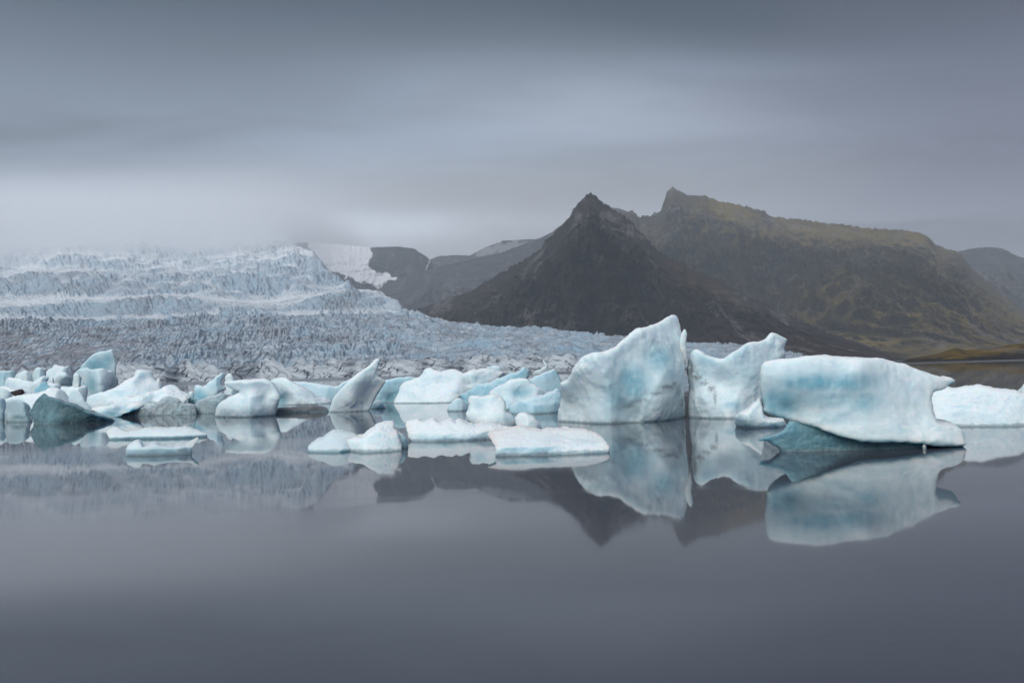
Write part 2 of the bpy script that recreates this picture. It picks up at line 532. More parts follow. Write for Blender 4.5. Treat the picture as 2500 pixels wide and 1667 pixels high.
    Yv = np.vstack([np.array(rowsY), YY])
    Zv = np.vstack([np.array(rowsZ), Z])
    mb = np.vstack([cb, blue])
    md = np.vstack([0.0 * np.ones_like(cb), dirt])
    ms = np.vstack([0.42 * np.ones_like(cb), snow])
    V = np.stack([X, Yv, Zv], -1).reshape(-1, 3)
    Mk = np.stack([mb, md, ms], -1).reshape(-1, 3)
    o = mesh_obj('glacier', V, grid_faces(nr + kc, nc), M_GLA, masks=Mk)
    o['kind'] = 'structure'


build_glacier()


# ------------------------------------------------------------------ mountains
def mountain(name, ridge, Yb, material, nc=420, nf=150, back=900.0, conc=1.15, gully=0.10, jag=1.2, spur=None,
             moss=None, snow_poly=None, snow_amt=1.0, seed=0.0, wl=90.0):
    """ridge: list of (px, py, Y).  The front slope falls from the ridge to Yb(px) at lake level, the back slope falls away behind."""
    r = np.array(ridge, float)
    px = np.linspace(r[0, 0], r[-1, 0], nc)
    rp, rY = np.interp(px, r[:, 0], r[:, 1]), np.interp(px, r[:, 0], r[:, 2])
    rp0 = rp
    rp = rp + jag * fbm(px / 9.0, seed, 0, 4, 0.6)
    a = np.array([(lambda d: d.x / d.y)(ray(p, q)) for p, q in zip(px, rp)])
    zr = np.array([at(p, q, y).z for p, q, y in zip(px, rp, rY)])
    zs = np.array([at(p, q, y).z for p, q, y in zip(px, rp0, rY)])
    yb = np.interp(px, *Yb) if isinstance(Yb, tuple) else np.full(nc, float(Yb))
    v = np.linspace(0, 1, nf)[:, None]
    Y = yb + (rY - yb) * v
    X = a * Y
    g = v ** conc
    Zb = -2 + (zs + 2) * g + (zr - zs) * v ** 14
    env = np.sin(np.pi * np.clip(v, 0, 1)) ** 0.8 * (1 - v ** 6)
    warp = 0.6 * fbm(X / 260, Zb / 260, seed + 2, 3)
    gl = ridged(X / wl + warp, Zb / (wl * 4.0) + warp, seed, 4, 0.55) - 0.5
    big = fbm(X / 420, Zb / 300, seed + 5, 3)
    strat = np.abs(((Zb / 46.0 + 0.8 * fbm(X / 300, Zb / 120, seed + 8, 3)) % 1.0) - 0.5) - 0.25
    H = np.clip(zr, 6, None)[None, :]
    iso = ridged(X / (wl * .8) + warp, Zb / (wl * .5) + 0.4 * warp, seed + 11, 5, 0.6) - 0.5
    dy = env * H * (gully * 0.9 * gl + 0.22 * big + gully * 0.55 * iso + 0.10 * strat * (0.6 + fbm(X / 150, Zb / 60, seed + 3, 3)))
    Y2 = Y - dy * 0.9
    Z2 = Zb + dy * 0.22 * env
    X2 = a * Y2
    # back slope
    vb = np.linspace(0, 1, 14)[1:, None]
    Yk = rY + back * vb
    Zk = zr * (1 - vb) - 3 * vb
    Zk = np.minimum(Zk, (CAM_H + (zr - CAM_H) * 0.998 * Yk / rY))
    V = np.stack([np.vstack([X2, a * Yk]), np.vstack([Y2, Yk]), np.vstack([Z2, Zk])], -1)
    nrows = V.shape[0]
    # picture coordinates of each vertex, used only to say where moss and snow lie on the slope
    el = (V[..., 2] - CAM_H) / V[..., 1] * F
    hz = 903.0 - math.tan(ROLL) * (px - 1250)
    PYv = hz[None, :] - el
    PXv = np.broadcast_to(px, PYv.shape)
    mk = np.zeros((nrows, nc, 3), np.float32)
    mk[..., 0] = 0.6 if moss is None else moss(PXv, PYv, V)
    if snow_poly is not None:
        for poly in snow_poly:
            wx = PXv + 10 * fbm(PXv / 18.0, PYv / 18.0, 3.0, 4, 0.6)
            wy = PYv + 9 * fbm(PXv / 18.0, PYv / 18.0, 8.0, 4, 0.6)
            mk[..., 1] = np.maximum(mk[..., 1], sstep(-1.5, 1.5, sdpoly(wx, wy, np.array(poly, float))))
    mk[..., 1] *= snow_amt
    mk[..., 2] = 0.8 * sstep(0.0, 0.55, fbm(V[..., 0] / 55 + 2 * fbm(V[..., 0] / 200, V[..., 2] / 200, seed, 2), V[..., 2] / 170, seed + 30, 4))
    o = mesh_obj(name, V.reshape(-1, 3), grid_faces(nrows, nc), material, masks=mk.reshape(-1, 3))
    o['kind'] = 'structure'
    return o


def sdpoly(x, y, P):
    """signed distance, positive inside"""
    d = np.full(x.shape, 1e18, np.float32)
    ins = np.zeros(x.shape, bool)
    n = len(P)
    for i in range(n):
        ax, ay = P[i]
        bx, by = P[(i + 1) % n]
        ex, ey = bx - ax, by - ay
        wx, wy = x - ax, y - ay
        t = np.clip((wx * ex + wy * ey) / (ex * ex + ey * ey + 1e-12), 0, 1)
        d = np.minimum(d, (wx - ex * t) ** 2 + (wy - ey * t) ** 2)
        if ay != by:
            c = ((ay > y) != (by > y)) & (x < ex * (y - ay) / (by - ay) + ax)
            ins ^= c
    d = np.sqrt(d)
    return np.where(ins, d, -d)


def tr(crop, pts):
    ox, oy, s = crop
    return [(ox + x / s, oy + y / s) for x, y in pts]


cG, cH = (900, 420, 2.94), (1500, 420, 2.352)
cF = (0, 560, 2.352)
# dark pyramid peak
pyr = tr(cG, [(300, 1010), (380, 975), (470, 940), (560, 905), (680, 872), (760, 840), (850, 780), (960, 720), (1060, 660), (1180, 590), (1240, 545), (1265, 490), (1310, 460),
              (1370, 400), (1430, 340), (1465, 280), (1500, 230), (1540, 190), (1560, 165), (1595, 150), (1620, 165), (1650, 190), (1700, 235),
              (1725, 240), (1740, 262), (1780, 280), (1830, 310), (1850, 345), (1858, 332), (1868, 334), (1876, 352), (1900, 360), (1925, 410), (1960, 440),
              (2000, 480), (2040, 530), (2100, 580), (2180, 630), (2210, 650), (2260, 645), (2300, 690)])
pyr += tr(cH, [(340, 510), (410, 545), (500, 575), (600, 620), (680, 670), (760, 715), (860, 750), (940, 795), (1040, 840), (1140, 885),
               (1250, 930), (1400, 975), (1500, 1010), (1600, 1050), (1720, 1080), (1850, 1112), (2000, 1140)])
pyrY = lambda p: 2550 + 0.9 * abs(p - 1441)
pyr = [(p, q, 2550 + (0.75 * (1441 - p) if p < 1441 else -0.55 * (p - 1441))) for p, q in sorted(pyr)]
mountain('pyramid_mountain', pyr, ([1000, 1441, 1700, 1950, 2250], [2250, 1950, 1750, 1500, 1200]), M_PYR, nc=760, nf=230,
         conc=1.05, gully=0.26, jag=5.5, seed=1.0, wl=95,
         moss=lambda X, Y, V: 0.35 + 0.9 * np.exp(-((X - 1720) / 90) ** 2 - ((Y - 690) / 40) ** 2))
# long mossy ridge on the right
rm = tr(cH, [(-80, 330), (-20, 290), (30, 232), (60, 235), (100, 222), (125, 240), (140, 268), (160, 250), (200, 250), (240, 235), (265, 225), (275, 190), (293, 150),
             (300, 115), (330, 88), (350, 92), (390, 120), (440, 137), (500, 135), (520, 132), (540, 145), (600, 168), (700, 185), (800, 210),
             (860, 225), (900, 258), (960, 262), (1100, 275), (1200, 293), (1340, 303), (1420, 320), (1550, 328), (1650, 332), (1740, 345),
             (1800, 370), (1850, 420), (1900, 440), (1960, 450), (2010, 490), (2040, 540), (2100, 590), (2200, 680), (2300, 770), (2400, 850),
             (2600, 960), (2800, 1040)])
rm = [(p, q, 4700 - max(0, p - 1900) * 1.1) for p, q in rm]


def rm_moss(X, Y, V):
    band = np.exp(-((Y - (700 + 0.10 * (X - 1900))) / 26) ** 2) * 0.0
    lowr = sstep(640, 760, Y) * sstep(1880, 1990, X)
    top = sstep(0, 1, (640 - Y) / 60) * 0.9
    return np.clip(0.45 * lowr + 0.75 * np.exp(-((X - 2030) / 130) ** 2 - ((Y - 755) / 55) ** 2) + 0.5 * top * sstep(1600, 1800, X) + 0.30 + 0.35 * fbm(X / 110, Y / 60, 3.0, 3), 0, 1)


mountain('mossy_mountain', rm, ([1450, 1900, 2300, 2700], [3200, 2700, 2200, 2000]), M_MOS, nc=680, nf=220, conc=1.25, gully=0.22, jag=4.0,
         seed=4.0, wl=120, moss=rm_moss)
# far right shoulder
fr = tr(cH, [(1850, 560), (1900, 500), (1980, 455), (2050, 440), (2170, 430), (2230, 440), (2300, 475), (2352, 495), (2500, 560), (2750, 600), (3000, 680)])
mountain('distant_mountain', [(p, q, 5200) for p, q in fr], 3800, M_FAR, nc=240, nf=80, gully=0.08, jag=1.8, seed=9.0)
# ridge behind the pyramid, running up into the cloud
m3 = tr(cG, [(-60, 900), (60, 845), (150, 795), (330, 720), (430, 700), (600, 660), (700, 638), (800, 610), (930, 590), (1050, 540), (1200, 490), (1320, 430),
             (1400, 365), (1500, 290), (1600, 250), (1800, 260), (1950, 330)])
mountain('scree_ridge', [(p, q, 4900) for p, q in m3], 3000, M_FAR, nc=320, nf=110, gully=0.07, jag=1.8, seed=12.0)
m2 = tr(cG, [(380, 720), (420, 690), (445, 625), (500, 605), (640, 595), (720, 600), (760, 580), (840, 540), (960, 495), (1060, 488), (1200, 480), (1400, 470)])
m2s = [tr(cG, [(720, 598), (800, 560), (960, 500), (1120, 490), (1150, 510), (1000, 560), (900, 590), (800, 605)])]
mountain('snowy_ridge', [(p, q, 5900) for p, q in m2], 5000, M_FAR, nc=240, nf=90, gully=0.06, jag=1.8, seed=15.0, snow_amt=0.25, snow_poly=m2s)
# farthest peak with the snow couloir
m1 = tr(cG, [(-610, 650), (-560, 560), (-535, 520), (-500, 505), (-250, 515), (0, 540), (60, 540), (200, 535), (330, 550), (370, 580), (420, 610), (445, 640), (520, 690), (700, 760)])
m1s = [tr(cF, [(1768, 60), (1900, 40), (2140, 60), (2135, 110), (2140, 160), (2100, 200), (2150, 230), (2200, 250), (2270, 270), (2280, 300), (2230, 290), (2170, 335),
               (2050, 300), (1950, 260), (1850, 215), (1785, 180)]),
       tr(cF, [(1850, 290), (1900, 292), (1970, 320), (1930, 325)]), tr(cF, [(1835, 250), (1870, 262), (1880, 272), (1850, 270)]),
       tr(cG, [(435, 620), (442, 640), (425, 690), (405, 715), (415, 680)])]
mountain('glacier_peak', [(p, q, 5400) for p, q in m1], 4400, M_FAR, nc=420, nf=170, gully=0.035, jag=1.2, seed=18.0, snow_poly=m1s)


# low moraine shore on the right
def shore():
    sil = tr(cH, [(1560, 1112), (1640, 1092), (1700, 1070), (1850, 1045), (1930, 1018), (1960, 1010), (2020, 1022), (2150, 1010), (2250, 995), (2352, 982), (2700, 955), (3000, 950), (3200, 1000)])
    s_ = [(p, q, 620) for p, q in sil]
    mountain('moraine_shore', s_, 520, M_SHO, nc=420, nf=70, back=200, conc=0.9, gully=0.10, jag=0.7, seed=22.0, wl=14,
             moss=lambda X, Y, V: sstep(0.36, 0.62, np.clip((V[..., 2] + 2) / (np.max(V[..., 2], axis=0) + 2), 0, 1) + 0.25 * fbm(X / 40, Y / 14, 2.0, 3)) * sstep(2200, 2330, X))


shore()


# ------------------------------------------------------------------ icebergs
def chaikin(P, k):
    for _ in range(k):
        Q = np.roll(P, -1, 0)
        P = np.stack([P * 0.75 + Q * 0.25, P * 0.25 + Q * 0.75], 1).reshape(-1, 2)
    return P


def smin(a, b, k):
    h = np.maximum(k - np.abs(a - b), 0) / k
    return np.minimum(a, b) - h * h * k * 0.25


def surface_nets(Fv, ox, oy, oz, hx, hy, hz):
    s = Fv > 0
    nx, ny, nz = Fv.shape
    c = np.zeros((nx - 1, ny - 1, nz - 1), np.int8)
    for i in (0, 1):
        for j in (0, 1):
            for k in (0, 1):
                c += s[i:nx - 1 + i, j:ny - 1 + j, k:nz - 1 + k]
    act = (c > 0) & (c < 8)
    I, J, K = np.nonzero(act)
    idx = np.full(act.shape, -1, np.int32)
    idx[I, J, K] = np.arange(len(I))
    acc = np.zeros((len(I), 3))
    cnt = np.zeros(len(I))
    val = {(i, j, k): Fv[I + i, J + j, K + k] for i in (0, 1) for j in (0, 1) for k in (0, 1)}
    for ax in range(3):
        for u in (0, 1):
            for w_ in (0, 1):
                p = [u, w_]
                p.insert(ax, 0)
                q = list(p)
                q[ax] = 1
                a_, b_ = val[tuple(p)], val[tuple(q)]
                m = (a_ > 0) != (b_ > 0)
                t = np.where(m, a_ / np.where(m, a_ - b_, 1), 0)
                pt = np.array(p, float)[None, :].repeat(len(I), 0)
                pt[:, ax] = t
                acc += pt * m[:, None]
                cnt += m
    P = acc / cnt[:, None] + np.stack([I, J, K], 1)
    V = np.stack([ox + P[:, 0] * hx, oy + P[:, 1] * hy, oz + P[:, 2] * hz], 1)
    faces = []
    # edges along x, y, z
    for ax in range(3):
        sl0, sl1 = [slice(None)] * 3, [slice(None)] * 3
        sl0[ax], sl1[ax] = slice(0, -1), slice(1, None)
        e = s[tuple(sl0)] != s[tuple(sl1)]
        fl = s[tuple(sl0)]
        o1, o2 = [x for x in range(3) if x != ax]
        sh = [0, 0, 0]
        lim = [slice(None)] * 3
        lim[o1] = slice(1, -1)
        lim[o2] = slice(1, -1)
        e2 = np.zeros_like(e)
        e2[tuple(lim)] = e[tuple(lim)]
        Q = np.nonzero(e2)
        Q = list(Q)

        def cell(d1, d2):
            q = [x.copy() for x in Q]
            q[o1] += d1
            q[o2] += d2
            return idx[q[0], q[1], q[2]]
        f = np.stack([cell(-1, -1), cell(0, -1), cell(0, 0), cell(-1, 0)], 1)
        flip = fl[Q[0], Q[1], Q[2]]
        if ax == 1:
            flip = ~flip
        f[~flip] = f[~flip][:, ::-1]
        faces.append(f)
    return V, np.concatenate(faces)


NB = [0]


def berg(name, label, crop, pts, Y=None, base=None, cat='iceberg', group=None, th=0.6, r=0.08, ctrl=(), marks=(), lean=0.0, sm=1,
         amp=0.05, wob=0.09, base_mask=(0.0, 0.0, 0.0), bt=0.10, bow=0.25, nfac=10, bulge=0.42, material=None, parent=None, res=1.0, rec=0.0, fine=1.0, lip=0.0):
    """One block of ice: its outline, a real depth behind it, faces pushed out or in at control points, rounded and chipped."""
    NB[0] += 1
    sd_ = 3.7 * NB[0]
    ox, oy, s = crop
    pp = tr(crop, pts)
    if Y is None:
        if base is None:
            base = max(pts, key=lambda q: q[1])
        bx, by = tr(crop, [base])[0]
        Y0 = on_water(bx, by).y
    else:
        Y0 = float(Y)
    P3 = [at(x, y, Y0) for x, y in pp]
    P = np.array([(p.x, p.z) for p in P3])
    zlo, zhi = P[:, 1].min(), P[:, 1].max()
    ww, hh = np.ptp(P[:, 0]), max(zhi - min(zlo, 0), 0.1)
    dip = -max(0.35, 0.12 * hh)
    P[:, 1] = np.where(P[:, 1] < zlo + bt * (zhi - zlo), np.minimum(dip, P[:, 1]), P[:, 1])
    P = chaikin(P, sm)
    T = th * min(ww, 2.2 * hh)                   # depth front to back
    rr = max(0.65 * r * min(T, hh), 1e-3)
    px_m = Y0 * 2500 / 1024 / F
    h = px_m * 0.95 / res
    pad = 3
    nx = int(ww / h) + 2 * pad + 2
    nz = int((P[:, 1].max() - P[:, 1].min()) / h) + 2 * pad + 2
    C_max = max([c[2] for c in ctrl], default=0) * hh + 0.02
    hy = h * 1.5
    C_min = max([-c[2] for c in ctrl], default=0) * hh
    ylo, yhi = -C_max - (bulge + 0.1) * T - 3 * hy, T * (1.35 + bow) + rec * hh + max(C_min, 0) + 0.15 * hh + 3 * hy
    ny = int((yhi - ylo) / hy) + 2
    k = (nx * ny * nz / 1.3e6) ** (1 / 3)
    if k > 1:
        h, hy = h * k, hy * k
        nx = int(ww / h) + 2 * pad + 2
        nz = int((P[:, 1].max() - P[:, 1].min()) / h) + 2 * pad + 2
        ny = int((yhi - ylo) / hy) + 2
    x0, z0 = P[:, 0].min() - pad * h, P[:, 1].min() - pad * h
    xs, ys, zs = x0 + h * np.arange(nx), ylo + hy * np.arange(ny), z0 + h * np.arange(nz)
    XX, ZZ = np.meshgrid(xs, zs, indexing='ij')
    wx = XX + wob * hh * 0.5 * fbm(XX / (0.35 * hh), ZZ / (0.35 * hh), sd_, 4)
    wz = ZZ + wob * hh * 0.5 * fbm(XX / (0.35 * hh), ZZ / (0.35 * hh), sd_ + 50, 4)
    d = sdpoly(wx, wz, P).astype(np.float32)
    xc = 0.5 * (P[:, 0].min() + P[:, 0].max())
    un = np.clip((XX - xc) / (0.5 * ww), -1, 1)
    yf = bow * T * un ** 2 * 0.5
    if ctrl:
        cp = []
        for cx, cz, dep in ctrl:
            q = tr(crop, [(cx, cz)])[0]
            p = at(q[0], q[1], Y0)
            cp.append((p.x / hh, p.z / hh, dep))
        cp = np.array(cp)
        K_ = lambda r2: r2 * np.log(r2 + 1e-9) * 0.5
        n_ = len(cp)
        A_ = np.zeros((n_ + 1, n_ + 1))
        A_[:n_, :n_] = K_((cp[:, None, 0] - cp[None, :, 0]) ** 2 + (cp[:, None, 1] - cp[None, :, 1]) ** 2) + 0.004 * np.eye(n_)
        A_[:n_, n_] = A_[n_, :n_] = 1
        co = np.linalg.solve(A_, np.append(cp[:, 2], 0))
        fld = np.full(XX.shape, co[n_])
        for q_ in range(n_):
            fld = fld + co[q_] * K_((XX / hh - cp[q_, 0]) ** 2 + (ZZ / hh - cp[q_, 1]) ** 2)
        yf = yf - hh * np.clip(fld, cp[:, 2].min() - 0.04, cp[:, 2].max() + 0.04)
    if nfac:
        # broken planes: the front is the intersection of a few flat fractures tangent to a swelling
        lr = np.random.default_rng(NB[0] * 13 + 5)
        vn = ZZ / hh * 1.6 - 0.5
        pl = np.full(XX.shape, -1e9)
        for q_ in range(nfac):
            u0, v0 = lr.uniform(-0.95, 0.95), lr.uniform(-0.4, 1.1)
            val = -1 + u0 * u0 + 0.5 * v0 * v0 + 2 * u0 * (un - u0) + 1.0 * v0 * (vn - v0) + lr.uniform(-.12, .12)
            pl = np.maximum(pl, val)
        yf = yf + bulge * T * np.clip(pl, -1.2, 1.2)
    yf = yf + amp * hh * 0.4 * fbm(XX / (0.6 * hh), ZZ / (0.6 * hh), sd_ + 9, 3) + rec * np.maximum(ZZ, 0)
    yb = T * (1 - 0.45 * un ** 2) + 0.1 * hh * fbm(XX / (0.5 * hh), ZZ / (0.5 * hh), sd_ + 19, 2)
    yb = np.maximum(yb, yf + 0.5 * T)
    Yg = ys[None, :, None].astype(np.float32)
    dd, fF, fB = d[:, None, :], (Yg - yf[:, None, :]).astype(np.float32), (yb[:, None, :] - Yg).astype(np.float32)
    Fv = smin(smin(dd, fF, rr), fB, rr * 1.5)
    V, faces = surface_nets(Fv, x0, ylo, z0, h, hy, h)
    # surface chipping along the radial direction from a soft normal
    Xp, Yp, Zp = V[:, 0].copy(), V[:, 1].copy(), V[:, 2].copy()
    mk = np.zeros((len(V), 3), np.float32) + np.array(base_mask, np.float32)
    for cx, cz, rx, rz, ch, amt in marks:
        q = tr(crop, [(cx, cz)])[0]
        p = at(q[0], q[1], Y0)
        sx, sz = rx / s * Y0 / F, rz / s * Y0 / F
        e = np.exp(-((Xp - p.x) / sx) ** 2 - ((Zp - p.z) / sz) ** 2)
        if amt > 0:
            mk[:, ch] = np.maximum(mk[:, ch], amt * e)
        else:
            mk[:, ch] = mk[:, ch] * (1 + amt * e)
    Xp = Xp + Yp * (xc / Y0)             # the block stands square to the shore the viewer is on
    # tops that lie back: keep the outline where it is seen while the body goes back over the water
    if lean:
        zc_ = np.clip(Zp, 0, None)
        off = lean * np.clip(Zp - lip * hh, 0, None)
        kk = (Y0 + off) / Y0
        Xp, Zp = Xp * kk, np.where(Zp > 0, CAM_H + (Zp - CAM_H) * kk, Zp)
        Yp = Yp + off
    Vw = np.stack([Xp, Yp + Y0, Zp], 1)
    # normals by face accumulation, for the displacement
    fn = np.cross(Vw[faces[:, 2]] - Vw[faces[:, 0]], Vw[faces[:, 3]] - Vw[faces[:, 1]])
    N = np.zeros_like(Vw)
    for c_ in range(4):
        np.add.at(N, faces[:, c_], fn)
    N /= np.linalg.norm(N, axis=1)[:, None] + 1e-12
    L = 0.30 * hh
    dn = fine * amp * hh * 0.42 * (0.35 * fbm(Vw[:, 0] / L, Vw[:, 1] / L, Vw[:, 2] / L + sd_, 3) + 0.25 * ridged(Vw[:, 0] / (L * .6), Vw[:, 1] / (L * .6), Vw[:, 2] / (L * .6) + sd_, 3) - 0.15)
    L2 = 0.085 * hh
    dn = dn + fine * 0.007 * hh * fbm(Vw[:, 0] / L2, Vw[:, 1] / L2, Vw[:, 2] / L2 + sd_, 3, 0.6) * (0.3 + 1.4 * sstep(-0.1, 0.5, fbm(Vw[:, 0] / hh * 2, Vw[:, 1] / hh * 2, Vw[:, 2] / hh * 2 + sd_, 2)))
    Vw = Vw + N * dn[:, None]
    loc = Vector((xc, Y0, 0.0))
    o = mesh_obj(name, Vw - np.array(loc), faces, material or M_ICE, loc=loc, parent=parent, masks=mk)
    if parent is None:
        cat = 'ice chunk' if cat == 'ice' else cat
        tag(o, label, cat, {'iceberg': 'icebergs grounded and floating in the lagoon', 'ice floe': 'low ice floes lying on the lagoon', 'ice chunk': 'smaller ice chunks between the icebergs'}.get(cat))
    elif label:
        o['label'] = label
    return o


cA, cB, cC, cD, cE = (0, 820, 3.36), (500, 820, 4.356), (900, 820, 3.92), (1300, 720, 2.613), (1750, 820, 3.136)
cJ, cK = (0, 840, 7.128), (180, 880, 7.35)
BL, DI_SH, CL = 0, 1, 2  # mask channels: blue ice, dirt plus some painted shade, clear ice

# ---- the two great bergs
big = berg('iceberg', 'tall pointed pale blue iceberg with a dark dirt-filled crack down its right side', cD,
     [(160, 790), (155, 710), (180, 650), (172, 560), (200, 548), (240, 520), (270, 460), (300, 430), (350, 385), (420, 362), (510, 350), (560, 300),
      (640, 245), (720, 215), (760, 200), (820, 160), (880, 118), (920, 108), (942, 115), (950, 150), (965, 230), (975, 270), (990, 330), (997, 360),
      (982, 420), (972, 560), (980, 700), (985, 790), (800, 795), (600, 798), (430, 803), (330, 798)],
     base=(430, 803), th=0.62, r=0.16, sm=1, amp=0.05, wob=0.04,
     ctrl=[(195, 680, 0.02), (255, 690, -0.05), (330, 690, 0.06), (390, 560, 0.14), (400, 780, 0.12), (470, 480, 0.18), (620, 560, 0.02), (700, 640, 0.0), (560, 400, 0.05),
           (800, 380, 0.02), (900, 300, 0.0), (660, 740, -0.02), (800, 720, 0.12), (870, 560, 0.10), (930, 650, 0.08), (900, 160, -0.1), (960, 400, 0.0)],
     marks=[(640, 560, 130, 130, BL, 0.9), (800, 400, 120, 110, BL, 0.8), (880, 480, 90, 160, BL, 0.45), (560, 640, 120, 120, BL, 0.6), (230, 700, 60, 90, CL, 0.22),
            (650, 720, 85, 50, CL, 0.5), (620, 700, 80, 22, DI_SH, 0.50), (700, 662, 90, 22, DI_SH, 0.55), (780, 620, 90, 22, DI_SH, 0.55), (850, 580, 80, 22, DI_SH, 0.58), (895, 565, 34, 30, DI_SH, 0.56), (925, 610, 30, 60, DI_SH, 0.58),
            (955, 690, 26, 90, DI_SH, 0.58), (820, 690, 170, 80, DI_SH, 0.32), (820, 700, 170, 75, CL, 0.22), (880, 600, 70, 40, CL, 0.22), (985, 560, 13, 260, DI_SH, 1.2), (570, 800, 460, 10, DI_SH, 0.6), (235, 700, 50, 80, CL, 0.18)])
berg('ice_wing', 'right wing of the iceberg with dark dirt bands', cD,
     [(990, 790), (985, 700), (982, 560), (990, 430), (1003, 380), (1015, 345), (1060, 335), (1100, 365), (1160, 395), (1215, 412), (1260, 380), (1340, 312), (1400, 298), (1470, 292),
      (1510, 260), (1535, 235), (1590, 250), (1630, 280), (1615, 310), (1612, 420), (1600, 560), (1440, 700), (1330, 780), (1180, 782)],
     Y=big.location.y + 0.6, th=0.5, r=0.14, amp=0.06, wob=0.05, parent=big,
     ctrl=[(1010, 600, -0.06), (1080, 640, 0.14), (1060, 420, 0.04), (1190, 560, -0.06), (1240, 480, 0.06), (1500, 400, -0.05), (1350, 620, 0.03), (1100, 750, 0.12)],
     marks=[(1380, 460, 200, 160, BL, 0.4), (1280, 690, 60, 30, BL, 0.7), (1110, 430, 80, 90, BL, 0.35), (1015, 470, 22, 80, DI_SH, 0.64), (1050, 525, 60, 34, DI_SH, 0.58), (1100, 560, 50, 30, DI_SH, 0.57), (1145, 595, 44, 36, DI_SH, 0.62), (1168, 650, 20, 80, DI_SH, 0.58),
            (1080, 690, 100, 90, DI_SH, 0.32), (1080, 690, 100, 100, CL, 0.16), (985, 560, 12, 260, DI_SH, 1.0), (1180, 780, 240, 8, DI_SH, 0.4)])
berg('ice_spike', '', cD, [(930, 430), (940, 300), (952, 250), (962, 226), (972, 216), (978, 245), (975, 300), (985, 430)], Y=big.location.y + 0.4, th=1.0, r=0.1, sm=0, parent=big, bt=0.0, wob=0.02, nfac=0)

berg('iceberg', 'thick flat-topped iceberg with a deep blue face overhanging dark water', cE,
     [(320, 290), (330, 215), (370, 188), (430, 176), (540, 176), (620, 156), (740, 150), (860, 153), (1000, 160), (1140, 172), (1280, 185), (1400, 205), (1500, 235), (1600, 280),
      (1700, 314), (1780, 326), (1830, 320), (1868, 355), (1835, 366), (1785, 408), (1715, 428), (1665, 450), (1668, 540), (1675, 620), (1700, 675), (1800, 685), (1870, 710), (1915, 770), (1920, 846),
      (1800, 838), (1620, 830), (1565, 816), (1500, 806), (1360, 790), (1270, 788), (1200, 792), (1080, 785), (960, 762), (830, 730), (780, 708), (700, 668), (540, 640), (345, 600), (350, 540), (330, 480), (318, 400)],
     base=(1900, 846), th=0.75, r=0.09, sm=1, amp=0.045, wob=0.03, bt=0.0,
     nfac=0, ctrl=[(340, 240, 0.09), (345, 500, 0.09), (700, 220, 0.10), (1100, 230, 0.06), (1250, 300, -0.06), (500, 420, 0.14), (900, 420, 0.13), (1150, 480, 0.08), (600, 600, 0.10), (1300, 520, 0.04), (1400, 300, -0.16), (1700, 350, -0.22),
           (1000, 165, -0.05), (900, 690, 0.16), (1250, 690, 0.18), (1550, 620, 0.02), (1700, 760, 0.22), (1880, 790, 0.2)],
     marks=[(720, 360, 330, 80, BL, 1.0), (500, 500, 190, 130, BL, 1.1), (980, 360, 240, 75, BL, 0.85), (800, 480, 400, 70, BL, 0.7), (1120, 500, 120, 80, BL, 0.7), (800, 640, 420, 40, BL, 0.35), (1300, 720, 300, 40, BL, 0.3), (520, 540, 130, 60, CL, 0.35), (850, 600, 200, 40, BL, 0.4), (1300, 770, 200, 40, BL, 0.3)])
berg('ice_chunk', 'dark glassy blue ice foot lapped by water under the overhanging flat-topped iceberg', cE,
     [(288, 800), (340, 782), (400, 768), (460, 748), (510, 722), (535, 660), (600, 645), (700, 650), (900, 700), (1100, 740), (1350, 740), (1570, 770), (1590, 822), (1200, 828), (850, 822), (600, 812), (400, 806)],
     Y=23.95, th=0.8, r=0.18, amp=0.12, wob=0.06, cat='ice', base_mask=(1.0, 0.0, 0.62), bt=0.2, bow=0.1, fine=1.2, nfac=4, bulge=0.1,
     marks=[(430, 770, 110, 28, DI_SH, 0.5)])
berg('iceberg', 'long low white iceberg stretching out of the frame behind the flat-topped blue one', cE,
     [(1600, 680), (1600, 420), (1650, 405), (1720, 398), (1800, 408), (1880, 402), (1960, 385), (2000, 376), (2060, 395), (2160, 415), (2280, 425), (2352, 450), (2500, 480), (2620, 540), (2700, 670),
      (2500, 674), (2352, 677), (1960, 683), (1840, 685)], base=(1960, 683), th=0.6, r=0.22, rec=0.7, amp=0.07, sm=1,
     marks=[(1850, 560, 120, 60, BL, 0.25), (2100, 500, 250, 60, BL, 0.25)])
berg('iceberg', 'white ice tip poking in at the right edge above the long low iceberg', cE,
     [(2290, 432), (2330, 395), (2352, 365), (2400, 335), (2460, 350), (2500, 452), (2352, 452)], base=(2400, 470), th=0.8, sm=1)
berg('ice_chunk', 'tiny ice crumb floating just below the blue overhanging iceberg', cE, [(1570, 845), (1578, 832), (1590, 826), (1603, 838), (1606, 856), (1590, 866), (1576, 860)], cat='ice', th=0.9, sm=1)
berg('ice_floe', 'small bright white floe with a raised horn between the two great icebergs', cD,
     [(1280, 795), (1300, 762), (1360, 735), (1400, 700), (1430, 680), (1450, 660), (1468, 700), (1465, 770), (1530, 793), (1625, 800), (1605, 830), (1430, 842), (1310, 834)], cat='ice floe', th=0.8, r=0.18,
     ctrl=[(1440, 690, -0.3), (1350, 790, 0.2), (1550, 815, 0.2)])

